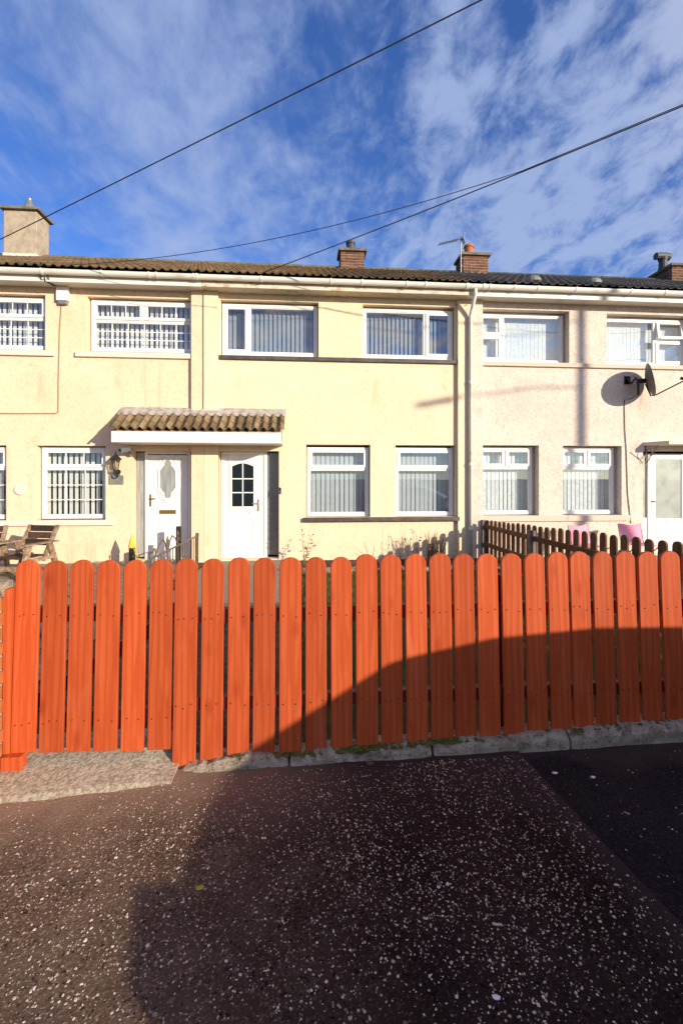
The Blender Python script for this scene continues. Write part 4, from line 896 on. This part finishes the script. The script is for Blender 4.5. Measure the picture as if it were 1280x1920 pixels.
# garden seats: one armchair unit built once, copied to the left
def make_seat():
    s = thing('garden_chair', '', 'garden chair', (0, 0, 0), 'weathered wooden seats in the left garden')
    W_, D = .62, .60
    for k in range(3): MB().box(-.25, .23, .03-k*.04*.0+(.19-k*.055), .06+(.19-k*.055), .98-.135*(k+1), .98-.135*k-.008).build('back_slat', M['dark_wood'], s, bevel=.004)
    for x in (-.25, .25): MB().bar((x, .25, .98), (x, -.05, .30), .05, .05, (1, 0, 0)).build('back_post', M['old_wood'], s)
    for k in range(5): MB().box(-.25, .25, -.42+k*.09, -.42+k*.09+.08, .395, .42).build('seat_slat', M['dark_wood'], s, bevel=.003)
    for x in (-.30, .30):
        MB().box(x-.06, x+.06, -.48, .16, .655, .685).build('arm_rest', M['old_wood'], s, bevel=.005)
        MB().bar((x, -.50, .02), (x, -.36, .655), .095, .04, (1, 0, 0)).build('leg', M['old_wood'], s)
        MB().bar((x, .20, .02), (x, .02, .655), .095, .04, (1, 0, 0)).build('leg', M['old_wood'], s)
        MB().box(x-.022, x+.022, -.45, .12, .33, .39).build('side_rail', M['old_wood'], s)
    MB().box(-.33, .33, -.49, -.44, .18, .27).build('stretcher', M['old_wood'], s)
    return s
seat = make_seat(); seat['label'] = 'weathered wooden garden armchair with dark slatted back under the peach house window'
s2 = copy_tree(seat); s2['label'] = 'wooden garden seat at the extreme left edge with only its armrest and legs showing'
seat.location = (-4.32, 7.55, .07); seat.rotation_euler = (0, 0, R(-14)); seat.scale = s2.scale = (1, 1, .78)
s2.location = (-5.08, 7.55, .06); s2.rotation_euler = (0, 0, R(10))
# pink chairs behind the brown fence
def make_pink():
    s = thing('folding_chair', '', 'chair', (0, 0, 0), 'pink folding chairs in the right garden')
    vs = []; fs = []
    for j in range(7):
        for i in range(7):
            u, t = i/6-.5, j/6; x = u*(.46-.05*t*t*0); vs.append((x, .26+.10*t-.03*math.cos(math.pi*u), .42+.42*t-.018*math.cos(2*math.pi*u)*t))
    for j in range(6):
        for i in range(6): k = j*7+i; fs.append((k, k+1, k+8, k+7))
    MB().add(vs, fs).build('backrest', M['pink'], s, smooth=True)
    MB().box(-.22, .22, -.18, .26, .40, .412).build('seat', M['pink'], s)
    for x in (-.235, .235):
        MB().tube([(x, -.22, .01), (x, .26, .42), (x, .365, .845)], .011, 8).build('leg', M['steel'], s); MB().tube([(x, .24, .01), (x, -.18, .41)], .011, 8).build('leg', M['steel'], s)
    return s
pk = make_pink(); pk['label'] = 'left one of the two pink folding chairs behind the brown fence, below the window'
p2 = copy_tree(pk); p2['label'] = 'pink folding chair behind the brown fence, the one beside the right front door'
pk.scale = p2.scale = (.88, 1, .79); pk.location = (5.13, 7.75, .06); pk.rotation_euler = (0, 0, R(8)); p2.location = (6.06, 7.75, .075); p2.rotation_euler = (0, 0, R(-6))

# ------------------------------------------------------------------ plants by the yellow wall
def plant(name, label, x, y, stems, leafy):
    t = thing(name, label, 'plant', (x, y, .05)); ms = MB(); lf = MB()
    for (dx, dy, h, lx_, ly_, r) in stems:
        n = 7; pts = []
        for k in range(n+1):
            q = k/n; pts.append((x+dx+lx_*q**1.6+rnd.uniform(-.006, .006), y+dy+ly_*q**1.5, .04+h*q-.10*abs(lx_)*q**3))
        ms.tube(pts, r, 5, True, r*.35)
        for p in pts[2:]:
            for _ in range(leafy):
                a = rnd.uniform(0, 6.28); s = rnd.uniform(.020, .042); u = Vector((math.cos(a), math.sin(a)*.7, rnd.uniform(-.6, .6))).normalized(); w = u.cross(Vector((rnd.uniform(-1, 1), rnd.uniform(-1, 1), 1))).normalized()
                b = Vector(p)+u*.015; lf.add([b, b+u*s+w*s*.5, b+u*s*2.0, b+u*s-w*s*.5], [(0, 1, 2, 3)])
    ms.build('stem', M['stem'], t)
    if lf.f: lf.build('leaves', M['leaf'], t, norm=False)
plant('rose_plant', 'thin rose bush with brown withered leaves against the yellow wall', -.02, 8.1, [(0, 0, .62, -.05, .02, .008), (.02, .02, .54, .10, .03, .008), (-.01, 0, .38, .14, 0, .007)], 3)
plant('dead_plant', 'drooping reddish dead stems under the right yellow house window', 1.55, 8.15, [(.1, 0, .40, -.20, -.03, .006), (.12, 0, .52, -.12, .0, .006), (.10, 0, .34, -.30, .0, .006), (.16, 0, .50, .05, 0, .006)], 0)
st = [(rnd.uniform(-.10, .14), rnd.uniform(-.06, .08), rnd.uniform(.35, .62), rnd.uniform(-.14, .18), rnd.uniform(-.05, .05), .006) for _ in range(58)]
plant('dry_shrub', 'dense tuft of dry brown twigs near the right end of the yellow wall', 2.32, 8.1, st, 0)
plant('twig_plant', 'few bare upright twigs left of the dense dry tuft', 1.98, 8.2, [(0, 0, .62, .0, 0, .006), (.05, 0, .46, .05, 0, .006), (-.1, 0, .48, -.05, 0, .006), (.10, .0, .60, -.06, 0, .006)], 1)
plant('sapling', 'single thin dry stem with small leaves on the fence shadow by the pilaster', 2.72, 8.2, [(0, 0, .42, .02, 0, .004), (.02, 0, .34, .07, 0, .004)], 1)
tg = struct(MB().box(.4, 3.36, 8.08, 8.12, .05, .13).build('bed_edging', M['dark_wood']))

# small litter on the pavement
def litter(name, label, cat, x, y, s, mat, flat=.4):
    mb = MB(); lump(mb, (x, y, pz(x, y)+s*flat*.6-(.012 if x > 1.2 else 0)), s, (1.2, .8, flat), x*9, 1); tag(mb.build(name, M[mat]), label, cat)
litter('fallen_leaf', 'yellow fallen leaf on the shaded pavement', 'leaf', -.39, 1.72, .016, 'yleaf', .15)
litter('white_pebble', 'white pebble at the bottom edge of the pavement', 'pebble', .55, 1.27, .011, 'white_stone')
litter('white_pebble', 'larger white pebble on the dark patch of tarmac near the kerb', 'pebble', 1.27, 2.22, .013, 'white_stone')
litter('white_pebble', 'smaller white pebble on the dark patch of tarmac, right of the larger one', 'pebble', 1.44, 2.17, .011, 'white_stone')
litter('dark_clod', 'dark clod of earth against the kerb stone', 'clod', .34, 2.375, .022, 'soil', .5)

# ------------------------------------------------------------------ telegraph pole with street lamp and overhead cables
tp = thing('telegraph_pole', 'tall wooden telegraph pole carrying a street lamp at the roadside', 'pole', (15.7, -2.0, 0))
MB().tube([(15.7, -2, -.3), (15.7, -2, 9.3)], .10, 14, True, .068).build('shaft', M['pole'], tp, smooth=True)
MB().tube([(15.7, -2.05, 7.1), (15.5, -2.8, 7.35), (15.05, -4.2, 7.55)], .018, 8).build('lamp_arm', M['steel'], tp)
MB().bar((15.08, -4.05, 7.53), (14.92, -4.62, 7.59), .17, .09).build('lamp_head', M['steel'], tp, bevel=.02)
def cable(label, E_, P, sag, r):
    E_ = Vector(E_); P = Vector(P); pts = []
    for k in range(61):
        s = k/60; q = E_.lerp(P, s); q.z -= 4*sag*s*(1-s); pts.append(q)
    tag(MB().tube(pts, r, 6).build('overhead_cable', M['cable'], None), label, 'cable', 'overhead cables')
cable('overhead cable crossing the upper sky from top centre down to the rendered chimney', (-5.849, 8.2, 5.33), (15.7, -2.0, 9.0), .10, .0075)
cable('overhead cable falling straight to the gutter above the yellow house left window', (-.785, 8.25, 5.295), (15.7, -2.0, 8.4), .35, .0085)
E1, P1 = Vector((-.785, 8.25, 5.295)), Vector((15.7, -2.0, 8.4)); S0, SAG = .2246, .26
def on_first(s): q = E1.lerp(P1, s); q.z -= 4*.35*s*(1-s); return q
q0 = on_first(S0); E2 = Vector((-4.227, 8.25, 5.308)); pts = []
for k in range(31): s = k/30; q = E2.lerp(q0+Vector((0, 0, .014)), s); q.z -= 4*SAG*s*(1-s); pts.append(q)
for k in range(1, 25): pts.append(on_first(S0+(1-S0)*k/24)+Vector((0, 0, .018)))
tag(MB().tube(pts, .006, 6).build('overhead_cable', M['cable'], None), 'thinner sagging overhead cable reaching the gutter above the alarm box', 'cable', 'overhead cables')

# ------------------------------------------------------------------ parked car behind the camera, whose shade falls on the fence
car = thing('parked_car', 'silver hatchback parked at the roadside behind the viewer', 'car', (0, 0, 0))
CL, CW = 4.1, 1.72
prof = [(0, .30), (.02, .62), (.10, .74), (.42, .84), (.85, .96), (1.15, 1.15), (1.6, 1.42), (2.0, 1.47), (2.5, 1.45), (3.0, 1.37), (3.5, 1.22), (3.9, 1.0), (4.05, .9), (4.1, .35)]
vs = []; fs = []; n = len(prof)+1; lat = [(0, .88), (.10, .97), (.22, 1.0), (.5, 1.0), (.78, 1.0), (.90, .97), (1, .88)]
belt = .95; rows = []
for j, (f, kz) in enumerate(lat):
    for (x, z) in prof:
        tum = max(0, z-belt)*.26; yy = -CW/2+CW*f; yy = yy*(1-tum/(CW/2)*1.0); zz = z if z < .5 else .5+(z-.5)*(kz if z > belt else (kz+1)/2); vs.append((x+.12*(2*abs(f-.5))**2.5*max(0, 1-x/2.6), yy, zz))
m_n = len(prof)
for j in range(len(lat)-1):
    for i in range(m_n-1): fs.append((j*m_n+i, j*m_n+i+1, (j+1)*m_n+i+1, (j+1)*m_n+i))
    fs.append((j*m_n+m_n-1, j*m_n, (j+1)*m_n, (j+1)*m_n+m_n-1))
fs += [tuple(range(m_n)), tuple(range(len(vs)-1, len(vs)-m_n-1, -1))]
MB().add(vs, fs).build('body', M['car_paint'], car, smooth=False)
M['car_glass'] = simple('dark_car_glass', (.02, .025, .03), .05)
for s in (-1, 1):
    yb_, yt_ = s*(CW/2+.004), s*(CW/2-.09)
    MB().add([(1.25, yb_, .98), (3.6, yb_, .98), (3.05, yt_, 1.26), (1.72, yt_, 1.32), (1.25, yb_-s*.02, .98), (3.6, yb_-s*.02, .98), (3.05, yt_-s*.02, 1.26), (1.72, yt_-s*.02, 1.32)], [(0, 1, 2, 3), (4, 5, 6, 7), (0, 1, 5, 4), (2, 3, 7, 6), (0, 3, 7, 4), (1, 2, 6, 5)]).build('side_window', M['car_glass'], car)
    for x in (.78, 3.32):
        w = MB().lathe([(.20, -.10), (.30, -.10), (.315, -.07), (.315, .07), (.30, .10), (.20, .10)], (x, s*(CW/2-.10), .315), 22, 'y').build('wheel', M['tyre'], car)
        MB().lathe([(.19, -.105), (.19, .105)], (x, s*(CW/2-.10), .315), 16, 'y').build('rim', M['steel'], w)
    MB().bar((.03, s*.52, .66), (.09, s*.80, .68), .13, .10).build('headlight', M['white_stone'], car); MB().bar((4.03, s*.60, .80), (4.02, s*.80, .82), .22, .10).build('tail_light', M['rail_red'], car)
    MB().bar((1.50, s*.86, 1.02), (1.46, s*1.0, 1.06), .16, .12).build('wing_mirror', M['car_paint'], car)
car.location = (1.65, -1.11, .03); car.rotation_euler = (0, 0, R(21))
